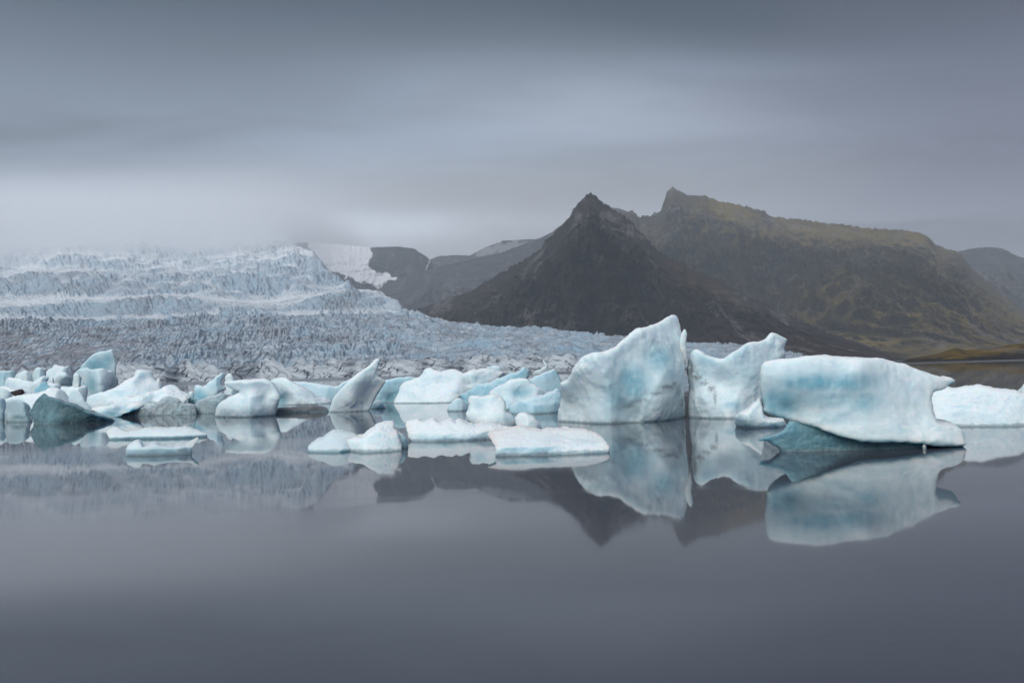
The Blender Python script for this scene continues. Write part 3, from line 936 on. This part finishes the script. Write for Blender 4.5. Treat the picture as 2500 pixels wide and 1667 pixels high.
# ---- floes in front of them
berg('ice_chunk', 'squarish white ice block with a notched top standing on a lumpy foot', cC,
     [(930, 750), (955, 705), (945, 600), (970, 575), (1015, 574), (1060, 584), (1100, 574), (1150, 570), (1250, 572), (1290, 600), (1305, 650), (1310, 720), (1380, 760), (1410, 830), (1415, 880), (1330, 892), (1200, 862), (1060, 866), (960, 830)],
     cat='ice', base=(1330, 892), th=0.8, r=0.18, amp=0.05, ctrl=[(1000, 650, 0.0), (1200, 640, 0.02), (1100, 720, -0.05), (950, 760, 0.12), (1200, 800, 0.22), (1350, 830, 0.22), (1130, 760, 0.12)], marks=[(1050, 660, 60, 70, BL, 0.3)])
berg('ice_chunk', 'small round pinkish-white ice lump right of the squarish notched block', cC,
     [(1390, 800), (1410, 765), (1460, 735), (1520, 745), (1600, 790), (1650, 850), (1675, 897), (1500, 892), (1420, 885)], cat='ice', th=0.9, r=0.22, amp=0.08)
berg('ice_floe', 'long low white floe with a bumpy top left of the wedge-faced floe', cC,
     [(350, 870), (370, 820), (440, 802), (490, 815), (530, 827), (610, 805), (660, 822), (700, 827), (790, 810), (830, 830), (860, 808), (930, 842), (1020, 870), (1100, 848), (1180, 856), (1250, 862), (1390, 885), (1380, 920),
      (1200, 960), (1115, 985), (800, 995), (480, 997), (390, 960)], cat='ice floe', th=1.0, r=0.22, lean=1.5, lip=0.36, amp=0.10, sm=0, wob=0.12, fine=1.6, marks=[(750, 970, 350, 30, BL, 0.45)], bt=0.12)
berg('ice_floe', 'broad pale blue floe with a wedge-shaped front face nearest the camera', cC,
     [(1120, 965), (1200, 930), (1300, 912), (1400, 888), (1480, 885), (1560, 905), (1650, 920), (1800, 912), (1950, 920), (2080, 915), (2200, 950), (2270, 1010), (2315, 1065), (2250, 1085), (1960, 1105), (1700, 1125), (1450, 1140),
      (1222, 1142), (1215, 1080), (1170, 1005)], cat='ice floe', th=1.0, r=0.12, lean=3.2, lip=0.33, amp=0.08, sm=0, wob=0.11, fine=1.6, base=(1450, 1140), bt=0.14,
     nfac=0, ctrl=[(1240, 1080, 0.25), (1500, 1090, 0.25), (1800, 1095, 0.2), (1300, 980, 0.15), (1650, 1000, 0.12), (1950, 1000, -0.25), (2200, 1020, -0.35), (1960, 1060, -0.05)],
     marks=[(1500, 1080, 300, 40, BL, 0.55), (2100, 1020, 160, 60, BL, 0.5), (1750, 990, 160, 50, BL, 0.3)])
berg('ice_floe', 'small rounded ice hump behind the wedge-faced pale blue floe', cC, [(1790, 915), (1820, 890), (1890, 870), (1930, 888), (1955, 920), (1880, 930)], cat='ice floe', Y=29.5, th=1.0, r=0.25, lean=0.5)
berg('ice_floe', 'white pyramid-shaped floe with a frosted slope and a crumbly right edge', cB,
     [(1480, 1165), (1500, 1130), (1530, 1105), (1600, 1085), (1660, 1080), (1740, 1030), (1820, 960), (1890, 930), (1950, 926), (2000, 930), (2020, 980), (2045, 1010), (2060, 1070), (2090, 1130), (2112, 1190), (2090, 1217), (1800, 1220), (1560, 1222), (1500, 1195)],
     cat='ice floe', th=0.9, r=0.14, lean=0.5, amp=0.08, rec=0.2, wob=0.10, sm=0, fine=1.4)
berg('ice_floe', 'thin clear pale blue ice sheet beside the white pyramid-shaped floe', cB,
     [(1085, 1190), (1120, 1160), (1160, 1130), (1300, 1070), (1340, 1040), (1390, 1015), (1500, 1022), (1640, 1060), (1660, 1090), (1560, 1160), (1560, 1215), (1170, 1227)], cat='ice floe', Y=28.3, th=1.0, r=0.15, lean=1.6, lip=0.1,
     base_mask=(0.5, 0, 0.08), amp=0.06, wob=0.10)
berg('ice_floe', 'bluish ice shoulder peeking out behind the white pyramid-shaped floe', cB, [(2030, 1000), (2080, 1030), (2120, 1060), (2165, 1130), (2150, 1170), (2110, 1190), (2040, 1190)], cat='ice floe', Y=28.6, th=1.0, base_mask=(0.5, 0, 0))
berg('ice_floe', 'long flat bluish floe drifting alone in front of the grey dirt-covered ice', cA,
     [(872, 790), (900, 765), (940, 748), (1000, 770), (1060, 788), (1100, 778), (1180, 765), (1260, 755), (1560, 755), (1640, 780), (1700, 806), (1690, 826), (1300, 836), (1000, 842), (910, 846), (890, 820)], cat='ice floe', base=(1300, 838),
     th=1.0, r=0.18, lean=2.4, lip=0.22, amp=0.10, sm=0, wob=0.12, fine=1.6, base_mask=(0.35, 0, 0), ctrl=[(930, 800, 0.3), (1050, 800, -0.2), (1400, 800, 0.2)])
berg('ice_floe', 'half-sunken clear floe with dirty grey patches, nearest on the left', cA,
     [(1028, 945), (1040, 905), (1070, 885), (1130, 858), (1158, 880), (1170, 912), (1230, 900), (1270, 880), (1310, 898), (1420, 915), (1490, 900), (1560, 885), (1610, 850), (1640, 836), (1636, 856), (1590, 905), (1572, 935), (1560, 950), (1440, 960), (1290, 975), (1150, 966), (1040, 958)],
     cat='ice floe', base=(1290, 975), th=1.2, r=0.1, lean=1.2, lip=0.4, amp=0.07, nfac=5, bulge=0.15, wob=0.10, base_mask=(0.25, 0.10, 0.3), bt=0.2, marks=[(1500, 930, 80, 40, DI_SH, 0.6), (1400, 940, 80, 30, DI_SH, 0.35), (1300, 920, 130, 50, CL, 0.5), (1090, 910, 55, 50, CL, -0.9)])

# ---- middle group
berg('iceberg', 'mushroom-shaped white iceberg with a concave waist beside grey dirty ice', cB,
     [(105, 862), (108, 800), (130, 745), (160, 710), (260, 650), (330, 620), (380, 592), (350, 580), (260, 550), (215, 520), (193, 492), (260, 480), (400, 466), (560, 458), (640, 450), (700, 475), (740, 510), (770, 560), (795, 600), (810, 640), (800, 670),
      (785, 700), (770, 770), (725, 815), (680, 838), (400, 850)], th=0.7, r=0.18, amp=0.04, wob=0.03,
     ctrl=[(250, 510, 0.1), (420, 520, 0.16), (380, 600, -0.12), (560, 620, 0.0), (640, 650, -0.10), (450, 700, 0.16), (250, 760, 0.18), (600, 740, 0.14), (730, 640, 0.12), (620, 520, 0.10), (700, 780, 0.05)],
     marks=[(330, 575, 90, 22, DI_SH, 0.12), (640, 640, 50, 60, CL, 0.12), (560, 680, 100, 60, BL, 0.25)])  # cap underside toned slightly greyer
berg('iceberg', 'low white iceberg with a teal shadowed hollow behind the mushroom-shaped one', cB,
     [(640, 720), (680, 480), (720, 455), (800, 440), (880, 452), (930, 480), (1000, 522), (1100, 570), (1150, 610), (1200, 640), (1280, 665), (1345, 685), (1345, 705), (1320, 722), (1000, 722), (900, 726), (700, 735)], th=0.6, r=0.18,
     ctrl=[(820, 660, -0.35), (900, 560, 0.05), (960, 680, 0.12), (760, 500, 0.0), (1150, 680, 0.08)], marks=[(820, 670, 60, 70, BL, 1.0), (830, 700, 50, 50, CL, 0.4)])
berg('iceberg', 'smooth pale blue ice slope farther back, left of the leaning prism', cB,
     [(900, 700), (905, 490), (980, 478), (1050, 490), (1200, 505), (1290, 522), (1420, 535), (1460, 500), (1520, 460), (1580, 442), (1640, 470), (1660, 600), (1640, 720), (1200, 720)], Y=86, th=0.5, r=0.18, rec=0.4, base_mask=(0.5, 0, 0))
berg('iceberg', 'leaning grey-white ice prism with a sharp curved horn on top', cB,
     [(1300, 768), (1350, 690), (1440, 570), (1560, 450), (1630, 400), (1700, 350), (1760, 300), (1800, 262), (1832, 236), (1866, 242), (1850, 320), (1820, 402), (1870, 440), (1925, 482), (1900, 530), (1880, 562), (1800, 692), (1720, 787), (1640, 802),
      (1400, 802), (1320, 792)], th=0.6, r=0.12, sm=0, amp=0.03, wob=0.03, base_mask=(0.0, 0.0, 0.0), nfac=0,
     ctrl=[(1360, 740, 0.05), (1450, 600, 0.16), (1620, 480, 0.18), (1700, 440, 0.12), (1790, 300, 0.0), (1560, 700, 0.16), (1640, 660, 0.05), (1800, 560, -0.10), (1850, 470, -0.02), (1680, 760, -0.06), (1740, 420, 0.05), (1530, 750, 0.08)],
     marks=[(1745, 430, 16, 100, DI_SH, 0.4), (1690, 640, 60, 110, CL, 0.10), (1450, 780, 120, 30, CL, 0.08)])
berg('ice_chunk', 'small smooth blue-white ice lump at the foot of the leaning prism', cB, [(1730, 772), (1780, 720), (1840, 670), (1900, 720), (1965, 757), (1900, 768)], cat='ice', th=0.9, r=0.18, base_mask=(0.3, 0, 0))
berg('ice_chunk', 'low dark brown gravel-covered ice strip between the mushroom berg and the leaning prism', cB,
     [(690, 822), (720, 790), (760, 762), (880, 766), (1000, 752), (1100, 740), (1170, 735), (1240, 748), (1300, 762), (1330, 800), (1240, 818), (1000, 822)], cat='ice', th=0.9, r=0.18, amp=0.16, base_mask=(0, 0.8, 0.3), fine=1.8, wob=0.12)
berg('iceberg', 'blue hollowed ice flank right behind the leaning prism', cC,
     [(40, 690), (60, 600), (120, 520), (150, 430), (240, 402), (350, 390), (480, 400), (540, 520), (500, 690)], Y=74, th=0.6, r=0.14, base_mask=(0.65, 0, 0), ctrl=[(200, 580, -0.12), (130, 520, 0.05), (350, 430, 0.1), (100, 650, 0.0)],
     marks=[(200, 580, 80, 80, BL, 1.0), (210, 580, 60, 60, CL, 0.25)])
berg('iceberg', 'wide white snowy iceberg crossed by a slanting grey band', cC,
     [(212, 625), (262, 600), (270, 560), (285, 500), (330, 440), (420, 415), (490, 395), (505, 345), (530, 320), (560, 308), (600, 315), (640, 332), (730, 340), (790, 325), (840, 335), (880, 350), (905, 360), (960, 340), (1000, 330), (1070, 312), (1180, 310), (1240, 335),
      (1330, 350), (1300, 390), (1150, 450), (950, 540), (860, 580), (830, 605), (780, 642), (500, 644), (215, 645)], th=0.6, r=0.2, rec=0.5, amp=0.06, sm=1,
     ctrl=[(560, 360, -0.1), (450, 560, 0.05), (700, 440, -0.08), (620, 520, 0.12), (850, 460, 0.10), (1000, 370, 0.05), (950, 450, -0.10), (1100, 400, -0.1), (400, 620, 0.16), (700, 615, 0.2)],
     marks=[(700, 400, 200, 50, BL, 0.5), (965, 450, 34, 26, DI_SH, 0.5), (905, 490, 36, 24, DI_SH, 0.5), (1025, 400, 36, 24, DI_SH, 0.48), (845, 540, 42, 22, DI_SH, 0.5), (1085, 355, 40, 20, DI_SH, 0.42), (960, 450, 60, 50, CL, 0.15), (1100, 420, 120, 60, BL, 0.5)])
berg('iceberg', 'slanted pale blue ice slab rising to a jagged tip beside the grey-banded berg', cC,
     [(868, 578), (900, 555), (1050, 462), (1170, 432), (1280, 395), (1400, 350), (1460, 320), (1510, 292), (1530, 312), (1556, 320), (1540, 390), (1522, 420), (1420, 470), (1300, 520), (1200, 560), (1140, 620), (960, 640), (930, 640), (915, 612)], Y=64, th=0.5, r=0.18, sm=0,
     base_mask=(0.75, 0, 0.0), rec=0.35)
berg('ice_chunk', 'small pale ice tooth in front of the slanted blue slab', cC, [(732, 713), (760, 675), (790, 640), (830, 605), (860, 590), (900, 612), (930, 650), (952, 690), (952, 714)], cat='ice', th=0.7, r=0.2, base_mask=(0.3, 0, 0))
berg('iceberg', 'rounded blue-white hump behind the squarish notched block', cC,
     [(1150, 570), (1165, 530), (1200, 505), (1300, 450), (1370, 415), (1420, 400), (1500, 410), (1550, 440), (1600, 480), (1660, 515), (1730, 540), (1760, 600), (1600, 680), (1400, 705), (1300, 700), (1240, 690)], Y=55, th=0.6, r=0.14,
     ctrl=[(1400, 450, 0.0), (1420, 560, -0.12), (1250, 540, 0.1), (1350, 620, 0.1), (1550, 560, 0.05)], marks=[(1450, 540, 130, 70, BL, 0.85), (1320, 640, 60, 70, BL, 0.5)])
berg('iceberg', 'pale blue ice fin with a steep right edge, left of the tall pointed iceberg', cC,
     [(1500, 440), (1580, 400), (1650, 370), (1700, 335), (1765, 310), (1800, 350), (1830, 400), (1862, 440), (1850, 520), (1840, 620), (1600, 620), (1500, 560)], Y=62, th=0.5, r=0.2, base_mask=(0.45, 0, 0))
berg('iceberg', 'blue ice ramp with a crumbled lower edge against the tall pointed iceberg', cC,
     [(1330, 700), (1380, 660), (1480, 602), (1560, 590), (1620, 580), (1740, 542), (1820, 500), (1860, 560), (1850, 700), (1805, 732), (1600, 727), (1380, 727)], th=0.6, r=0.2, rec=0.4, base_mask=(0.6, 0, 0), marks=[(1430, 705, 70, 24, DI_SH, 0.3)])
berg('iceberg', 'far white iceberg with a thin spire near the glacier front', cC, [(1545, 354), (1600, 332), (1650, 318), (1690, 290), (1660, 226), (1700, 260), (1725, 285), (1790, 318), (1740, 345), (1640, 352)], Y=430, th=0.7, r=0.15, sm=0)
berg('iceberg', 'crumbled pale ice heap far back near the glacier cliff', cC, [(1090, 345), (1120, 310), (1165, 292), (1210, 282), (1260, 290), (1295, 330), (1310, 352), (1180, 356)], Y=400, th=0.8, amp=0.16, wob=0.12, base_mask=(0.3, 0, 0))

# ---- left jumble
berg('iceberg', 'tall bright blue ice shard with a white rim, highest in the left jumble', cJ,
     [(1290, 720), (1290, 500), (1400, 400), (1440, 340), (1500, 280), (1640, 170), (1700, 145), (1760, 125), (1860, 108), (1960, 90), (1975, 140), (1990, 200), (2003, 260), (2025, 370), (2010, 480), (1990, 720)], Y=125, th=0.45, r=0.12, sm=0, amp=0.03, wob=0.03,
     nfac=3, bulge=0.12,
     marks=[(1700, 360, 230, 130, BL, 1.2), (1860, 260, 150, 130, BL, 0.9), (1650, 400, 130, 60, CL, 0.22)], base_mask=(0.3, 0, 0))
berg('iceberg', 'white ice block with a smooth teal face on its left, below the blue shard', cJ,
     [(1400, 560), (1385, 480), (1380, 450), (1440, 425), (1530, 405), (1600, 440), (1660, 430), (1720, 440), (1810, 440), (1880, 470), (1960, 465), (2010, 540), (2060, 640), (2050, 700), (1980, 780), (1880, 850), (1720, 960), (1480, 960), (1500, 850), (1490, 700), (1450, 650), (1430, 600)],
     Y=84, th=0.6, r=0.10, sm=0, nfac=3, ctrl=[(1450, 560, -0.12), (1560, 800, -0.02), (1740, 640, 0.16), (1770, 820, 0.18), (1990, 600, -0.04), (1950, 760, -0.02)],
     marks=[(1600, 700, 140, 200, CL, 0.30), (1600, 700, 130, 200, BL, 0.8), (1970, 640, 50, 90, CL, 0.12)])
berg('iceberg', 'rounded white ice hump at the back of the left jumble, leftmost of three', cJ, [(275, 640), (285, 540), (330, 495), (420, 470), (510, 470), (560, 500), (585, 560), (585, 660)], Y=108, th=0.8, r=0.22)
berg('iceberg', 'upright pale ice block with a peaked left corner at the back of the left jumble', cJ, [(570, 660), (580, 560), (590, 505), (640, 415), (700, 430), (760, 440), (800, 470), (810, 560), (800, 660)], Y=104, th=0.8, r=0.2, sm=0, base_mask=(0.2, 0, 0))
berg('iceberg', 'blocky dirt-streaked ice tower with a stepped top at the back of the left jumble', cJ,
     [(800, 660), (800, 465), (860, 440), (920, 415), (930, 375), (965, 348), (1020, 380), (1060, 402), (1150, 396), (1190, 380), (1225, 440), (1250, 510), (1260, 660)], Y=110, th=0.8, r=0.12, sm=0, amp=0.09, wob=0.08, marks=[(950, 500, 40, 80, DI_SH, 0.32), (880, 520, 50, 40, DI_SH, 0.25)])
berg('iceberg', 'rounded white ice block with a dark teal underside in the left jumble', cJ, [(950, 640), (960, 590), (990, 530), (1060, 500), (1150, 490), (1200, 540), (1280, 580), (1300, 650), (1290, 715), (960, 715)], Y=98, th=0.8, r=0.18, ctrl=[(1100, 600, 0.15), (1100, 700, -0.2)], marks=[(1130, 700, 110, 16, CL, 0.9)])  # strip along the underside coloured dark teal
berg('ice_chunk', 'small white ice wedge squeezed against the teal-faced block', cJ, [(1270, 700), (1270, 525), (1330, 508), (1385, 505), (1412, 560), (1405, 700)], Y=94, cat='ice', th=0.8, r=0.2, sm=0)
berg('ice_chunk', 'small white ice knob left of the dark-bottomed block', cJ, [(835, 700), (845, 640), (880, 580), (940, 570), (955, 640), (960, 700)], Y=96, cat='ice', th=0.8, r=0.3)
berg('iceberg', 'long white ice ridge curling up at its right end in the left jumble', cJ,
     [(80, 820), (80, 640), (110, 605), (150, 590), (240, 600), (370, 605), (480, 625), (620, 650), (700, 590), (770, 560), (825, 550), (858, 575), (835, 640), (760, 710), (700, 770), (620, 880), (300, 880)], Y=84, th=0.6, r=0.18, marks=[(200, 720, 120, 60, BL, 0.35)])
berg('iceberg', 'tilted turquoise ice plate leaning on the long white ridge', cJ, [(530, 870), (620, 760), (720, 690), (810, 640), (835, 690), (892, 740), (870, 800), (750, 870), (640, 890)], Y=79, th=0.5, r=0.15, sm=0, base_mask=(1.0, 0, 0.12), ctrl=[(600, 820, 0.1), (740, 740, -0.05), (850, 760, 0.1)])
berg('ice_chunk', 'flat white ice slab right of the turquoise plate', cJ, [(830, 800), (830, 660), (880, 662), (940, 680), (1040, 700), (1055, 740), (1060, 810)], Y=81, cat='ice', th=0.8, r=0.3)
berg('ice_chunk', 'white ice shelf at the foot of the teal-faced block', cJ, [(1040, 830), (1060, 740), (1180, 760), (1250, 730), (1350, 752), (1420, 730), (1490, 700), (1530, 760), (1500, 900), (1200, 900)], Y=76, cat='ice', th=0.8, r=0.2, rec=0.3)
berg('iceberg', 'blue-grey ice ledge with a dark crack, farthest left at the back', cJ, [(-160, 760), (-150, 470), (0, 458), (100, 445), (240, 450), (300, 500), (300, 600), (280, 760)], Y=112, th=0.6, r=0.15, sm=0, base_mask=(0.55, 0, 0.18), marks=[(75, 590, 14, 90, CL, 0.7)], rec=0.3)
berg('ice_floe', 'white snow-covered floe under the dark boulder at the left edge', cJ, [(-60, 880), (-60, 750), (0, 740), (90, 725), (160, 770), (300, 790), (430, 810), (600, 850), (620, 920), (300, 950), (0, 940)], Y=74, cat='ice floe', th=1.0, r=0.18, rec=0.5)
berg('boulder', 'dark brown boulder stranded on white ice at the left edge', cJ, [(165, 832), (210, 812), (260, 800), (320, 800), (390, 790), (415, 820), (440, 860), (390, 880), (320, 912), (250, 895), (200, 880)], Y=70.5, cat='boulder', th=0.8, r=0.15, sm=0, material=M_STO, bt=0.0)
berg('ice_floe', 'grey-white ice hump at the far left below the boulder', cJ, [(-120, 990), (-110, 770), (0, 762), (100, 790), (180, 850), (230, 895), (210, 960), (120, 1000)], Y=68.5, cat='ice floe', th=0.8, r=0.18, base_mask=(0.1, 0.05, 0.15))
berg('ice_floe', 'pinkish-white dirty floe behind the dark teal iceberg', cJ,
     [(80, 1040), (90, 930), (320, 912), (460, 870), (600, 855), (720, 842), (800, 800), (880, 762), (960, 765), (1040, 780), (1110, 820), (1170, 870), (1220, 920), (1340, 1000), (1360, 1120), (600, 1130), (300, 1100)], Y=63, cat='ice floe', th=0.9, r=0.2, rec=0.3,
     base_mask=(0, 0.10, 0.0), marks=[(1040, 890, 150, 60, DI_SH, 0.22), (1100, 960, 150, 40, DI_SH, 0.2)])
berg('ice_chunk', 'grey translucent ice block cut off by the left edge at the waterline', cJ, [(-150, 1310), (-140, 950), (0, 930), (60, 935), (120, 1020), (105, 1120), (90, 1180), (75, 1312)], cat='ice', th=0.7, r=0.15, sm=0, base_mask=(0.4, 0, 0.38))
berg('ice_chunk', 'grey-blue rounded ice dome left of the dark teal iceberg', cJ,
     [(85, 1300), (75, 1210), (105, 1100), (110, 1010), (180, 972), (300, 970), (430, 1010), (500, 1060), (535, 1110), (500, 1180), (540, 1260), (595, 1325), (450, 1345), (200, 1330)], cat='ice', th=0.7, r=0.14, base_mask=(0.3, 0.0, 0.42), marks=[(330, 1260, 160, 60, CL, 0.85), (150, 1230, 50, 60, CL, -0.95)], bt=0.08)
berg('iceberg', 'dark teal glassy iceberg with a sharp peak and a long gravelly right slope', cJ,
     [(488, 1195), (550, 1100), (590, 1040), (620, 990), (690, 910), (745, 850), (780, 880), (810, 900), (920, 940), (1000, 965), (1080, 980), (1120, 1020), (1200, 1028), (1290, 1042), (1360, 1070), (1420, 1092), (1500, 1150), (1620, 1202), (1780, 1240), (1950, 1290), (2080, 1335),
      (1950, 1375), (1200, 1378), (600, 1372), (580, 1325), (530, 1260)], base=(1000, 1368), th=0.6, r=0.08, sm=0, amp=0.06, base_mask=(0.5, 0.08, 0.92), bt=0.10, wob=0.05, fine=1.5,
     ctrl=[(560, 1150, -0.1), (640, 1250, 0.08), (740, 950, 0.0), (900, 1150, 0.06), (1040, 1280, 0.14), (1150, 1100, 0.06), (1400, 1200, 0.02), (1700, 1290, 0.05), (700, 1340, 0.14)],
     marks=[(1300, 1150, 330, 40, DI_SH, 0.36), (1600, 1290, 300, 70, DI_SH, 0.38), (1900, 1340, 200, 40, DI_SH, 0.5)])
berg('ice_chunk', 'thin white ice spike standing between the teal berg and the big snowy slope', cJ, [(1200, 1060), (1200, 860), (1260, 815), (1320, 790), (1360, 820), (1400, 830), (1440, 900), (1480, 980), (1560, 1080), (1640, 1160), (1640, 1220), (1400, 1130)], Y=61.5, cat='ice', th=0.5, r=0.15, sm=0, base_mask=(0.15, 0, 0.05))
berg('iceberg', 'big smooth white ice slope rising to a knobbed top, largest of the left jumble', cK,
     [(180, 860), (190, 690), (280, 640), (450, 600), (680, 520), (820, 430), (1000, 335), (1075, 285), (1095, 200), (1130, 140), (1200, 135), (1300, 160), (1390, 165), (1440, 240), (1480, 330), (1530, 365), (1545, 320), (1580, 315), (1592, 400), (1610, 470), (1600, 620), (1500, 800), (700, 860)],
     Y=70, th=0.55, r=0.22, rec=0.45, ctrl=[(1250, 220, 0.0), (1300, 320, -0.08), (1000, 450, 0.02), (700, 620, 0.05), (1300, 520, 0.05), (1450, 400, 0.0), (400, 700, 0.08)], marks=[(900, 560, 250, 80, BL, 0.3), (1300, 520, 200, 80, BL, 0.3), (500, 690, 200, 14, DI_SH, 0.2), (620, 740, 60, 40, DI_SH, 0.25)])
berg('ice_floe', 'layered white ice sheet with dark gaps under its edges in front of the big slope', cK,
     [(585, 800), (640, 740), (720, 692), (950, 662), (1180, 640), (1300, 600), (1400, 562), (1580, 520), (1640, 475), (1700, 450), (1760, 450), (1830, 462), (1875, 490), (1940, 550), (2030, 580), (2080, 610), (2130, 650), (2050, 720), (1990, 750), (1800, 880), (1000, 880), (640, 830)],
     Y=65.5, cat='ice floe', th=0.9, r=0.15, rec=0.5, amp=0.09, fine=1.4, ctrl=[(640, 790, -0.2), (900, 760, 0.15), (1420, 740, -0.25), (1700, 620, 0.05), (1250, 680, 0.1), (1800, 500, 0.0)], marks=[(1400, 745, 130, 26, DI_SH, 0.6), (640, 770, 60, 40, DI_SH, 0.4), (1000, 740, 300, 16, DI_SH, 0.16)])  # gaps and undersides: shade painted dark through the dirt channel
berg('ice_floe', 'smooth white tongue of ice overhanging a teal underside between teal berg and grey mound', cK,
     [(300, 880), (330, 852), (420, 830), (600, 812), (750, 782), (1000, 752), (1120, 750), (1230, 757), (1275, 782), (1230, 822), (1160, 870), (1100, 892), (1000, 915), (870, 962), (700, 1005), (550, 1000), (400, 920)], base=(620, 1008), cat='ice floe', th=0.8, r=0.22, bt=0.08, amp=0.03,
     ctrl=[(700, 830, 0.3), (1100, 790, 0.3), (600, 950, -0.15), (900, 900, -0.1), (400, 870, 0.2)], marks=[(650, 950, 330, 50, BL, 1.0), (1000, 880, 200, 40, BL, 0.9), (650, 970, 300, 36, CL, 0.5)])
berg('ice_chunk', 'lumpy grey dirt-covered ice mound on the waterline left of the mushroom berg', cK,
     [(700, 1010), (780, 975), (870, 940), (1050, 880), (1200, 850), (1290, 802), (1400, 762), (1500, 750), (1565, 738), (1590, 690), (1650, 655), (1720, 670), (1800, 680), (1880, 702), (1950, 750), (2050, 780), (2150, 790), (2200, 850), (2200, 960), (1700, 970), (1200, 988), (1000, 1010), (760, 1025)],
     base=(1500, 978), cat='ice', th=0.7, r=0.2, amp=0.13, wob=0.09, base_mask=(0.1, 0.52, 0.35), fine=1.9, marks=[(1400, 830, 70, 40, DI_SH, -0.5), (1900, 880, 40, 30, DI_SH, -0.7), (1800, 720, 200, 60, DI_SH, -0.12)], bt=0.12)
berg('ice_chunk', 'smooth grey ice hump wedged against the mushroom-shaped berg', cA,
     [(1570, 650), (1590, 572), (1650, 522), (1720, 492), (1830, 470), (1900, 480), (1900, 560), (1850, 620), (1780, 650)], Y=62.5, cat='ice', th=0.7, r=0.14, base_mask=(0.1, 0.42, 0.5), amp=0.08)
berg('iceberg', 'slender pale blue ice finger pointing up right beside the grey mound', cA,
     [(1545, 580), (1560, 540), (1600, 490), (1605, 465), (1598, 415), (1620, 402), (1645, 412), (1665, 428), (1700, 400), (1740, 370), (1800, 310), (1820, 301), (1838, 312), (1836, 335), (1810, 400), (1845, 410), (1850, 450), (1800, 455), (1790, 480), (1700, 505), (1650, 590)],
     Y=67, th=0.45, r=0.18, base_mask=(0.3, 0, 0), marks=[(1640, 490, 90, 60, BL, 0.9)])
berg('ice_chunk', 'small white ice lump between the layered sheet and the blue finger', cA, [(1535, 500), (1540, 465), (1570, 450), (1595, 460), (1600, 500)], Y=68, cat='ice', th=0.9, r=0.4)
berg('ice_chunk', 'pinkish ice cone poking up behind the mushroom-shaped berg', cA, [(1835, 400), (1840, 350), (1870, 320), (1892, 307), (1910, 325), (1935, 362), (1935, 400)], Y=75, cat='ice', th=0.8, r=0.15, base_mask=(0, 0.17, 0))

# ------------------------------------------------------------------ air
def haze():
    x0, x1, y0, y1, z0, z1 = -9500, 9500, -700, 8600, -4.5, 1130
    v = np.array([(x, y, z) for x in (x0, x1) for y in (y0, y1) for z in (z0, z1)], float)
    f = np.array([[0, 1, 3, 2], [4, 6, 7, 5], [0, 4, 5, 1], [2, 3, 7, 6], [0, 2, 6, 4], [1, 5, 7, 3]])
    m = bpy.data.materials.new('air_haze')
    m.use_nodes = True
    n = NT(m.node_tree)
    n.n.clear()
    out = n.new('ShaderNodeOutputMaterial')
    pv = n.new('ShaderNodeVolumePrincipled')
    pv.inputs['Color'].default_value = (0.82, 0.91, 1.0, 1)
    pv.inputs['Density'].default_value = 0.85e-4
    pv.inputs['Anisotropy'].default_value = 0.0
    n.l.new(pv.outputs[0], out.inputs['Volume'])
    o = mesh_obj('haze', v, f, m, smooth=False)
    o['kind'] = 'stuff'


haze()


def cloud():
    """low cloud lying on the upper glacier and the far ridges"""
    x0, x1, y0, y1, z0, z1 = -8500, 2600, 3700, 8400, 560, 1120
    v = np.array([(x, y, z) for x in (x0, x1) for y in (y0, y1) for z in (z0, z1)], float)
    f = np.array([[0, 1, 3, 2], [4, 6, 7, 5], [0, 4, 5, 1], [2, 3, 7, 6], [0, 2, 6, 4], [1, 5, 7, 3]])
    m = bpy.data.materials.new('low_cloud')
    m.use_nodes = True
    n = NT(m.node_tree)
    n.n.clear()
    pos = n.new('ShaderNodeNewGeometry').outputs['Position']
    x, y, z = n.sep(pos)
    nz = n.noise(n.mapping(pos, (0.0007, 0.0007, 0.002)), 1.0, 4, 0.55)
    zz = n.math('ADD', z, n.math('MULTIPLY', n.math('SUBTRACT', nz, 0.5), 380))
    zz = n.math('SUBTRACT', zz, n.mapr(x, -1380, -1000, -190, 160))
    d = n.mapr(zz, 700, 940)
    d = n.math('MULTIPLY', d, n.mapr(y, 3700, 4700))
    d = n.math('MULTIPLY', d, n.mapr(x, 200, 2500, 1.0, 0.0))
    d = n.math('MULTIPLY', d, n.mapr(z, 1010, 1118, 1.0, 0.0))
    out = n.new('ShaderNodeOutputMaterial')
    pv = n.new('ShaderNodeVolumePrincipled')
    pv.inputs['Color'].default_value = (0.97, 0.98, 1.0, 1)
    n.put(pv.inputs['Density'], n.math('MULTIPLY', d, 2.4e-3))
    n.l.new(pv.outputs[0], out.inputs['Volume'])
    o = mesh_obj('low_cloud', v, f, m, smooth=False)
    o['kind'] = 'stuff'


cloud()
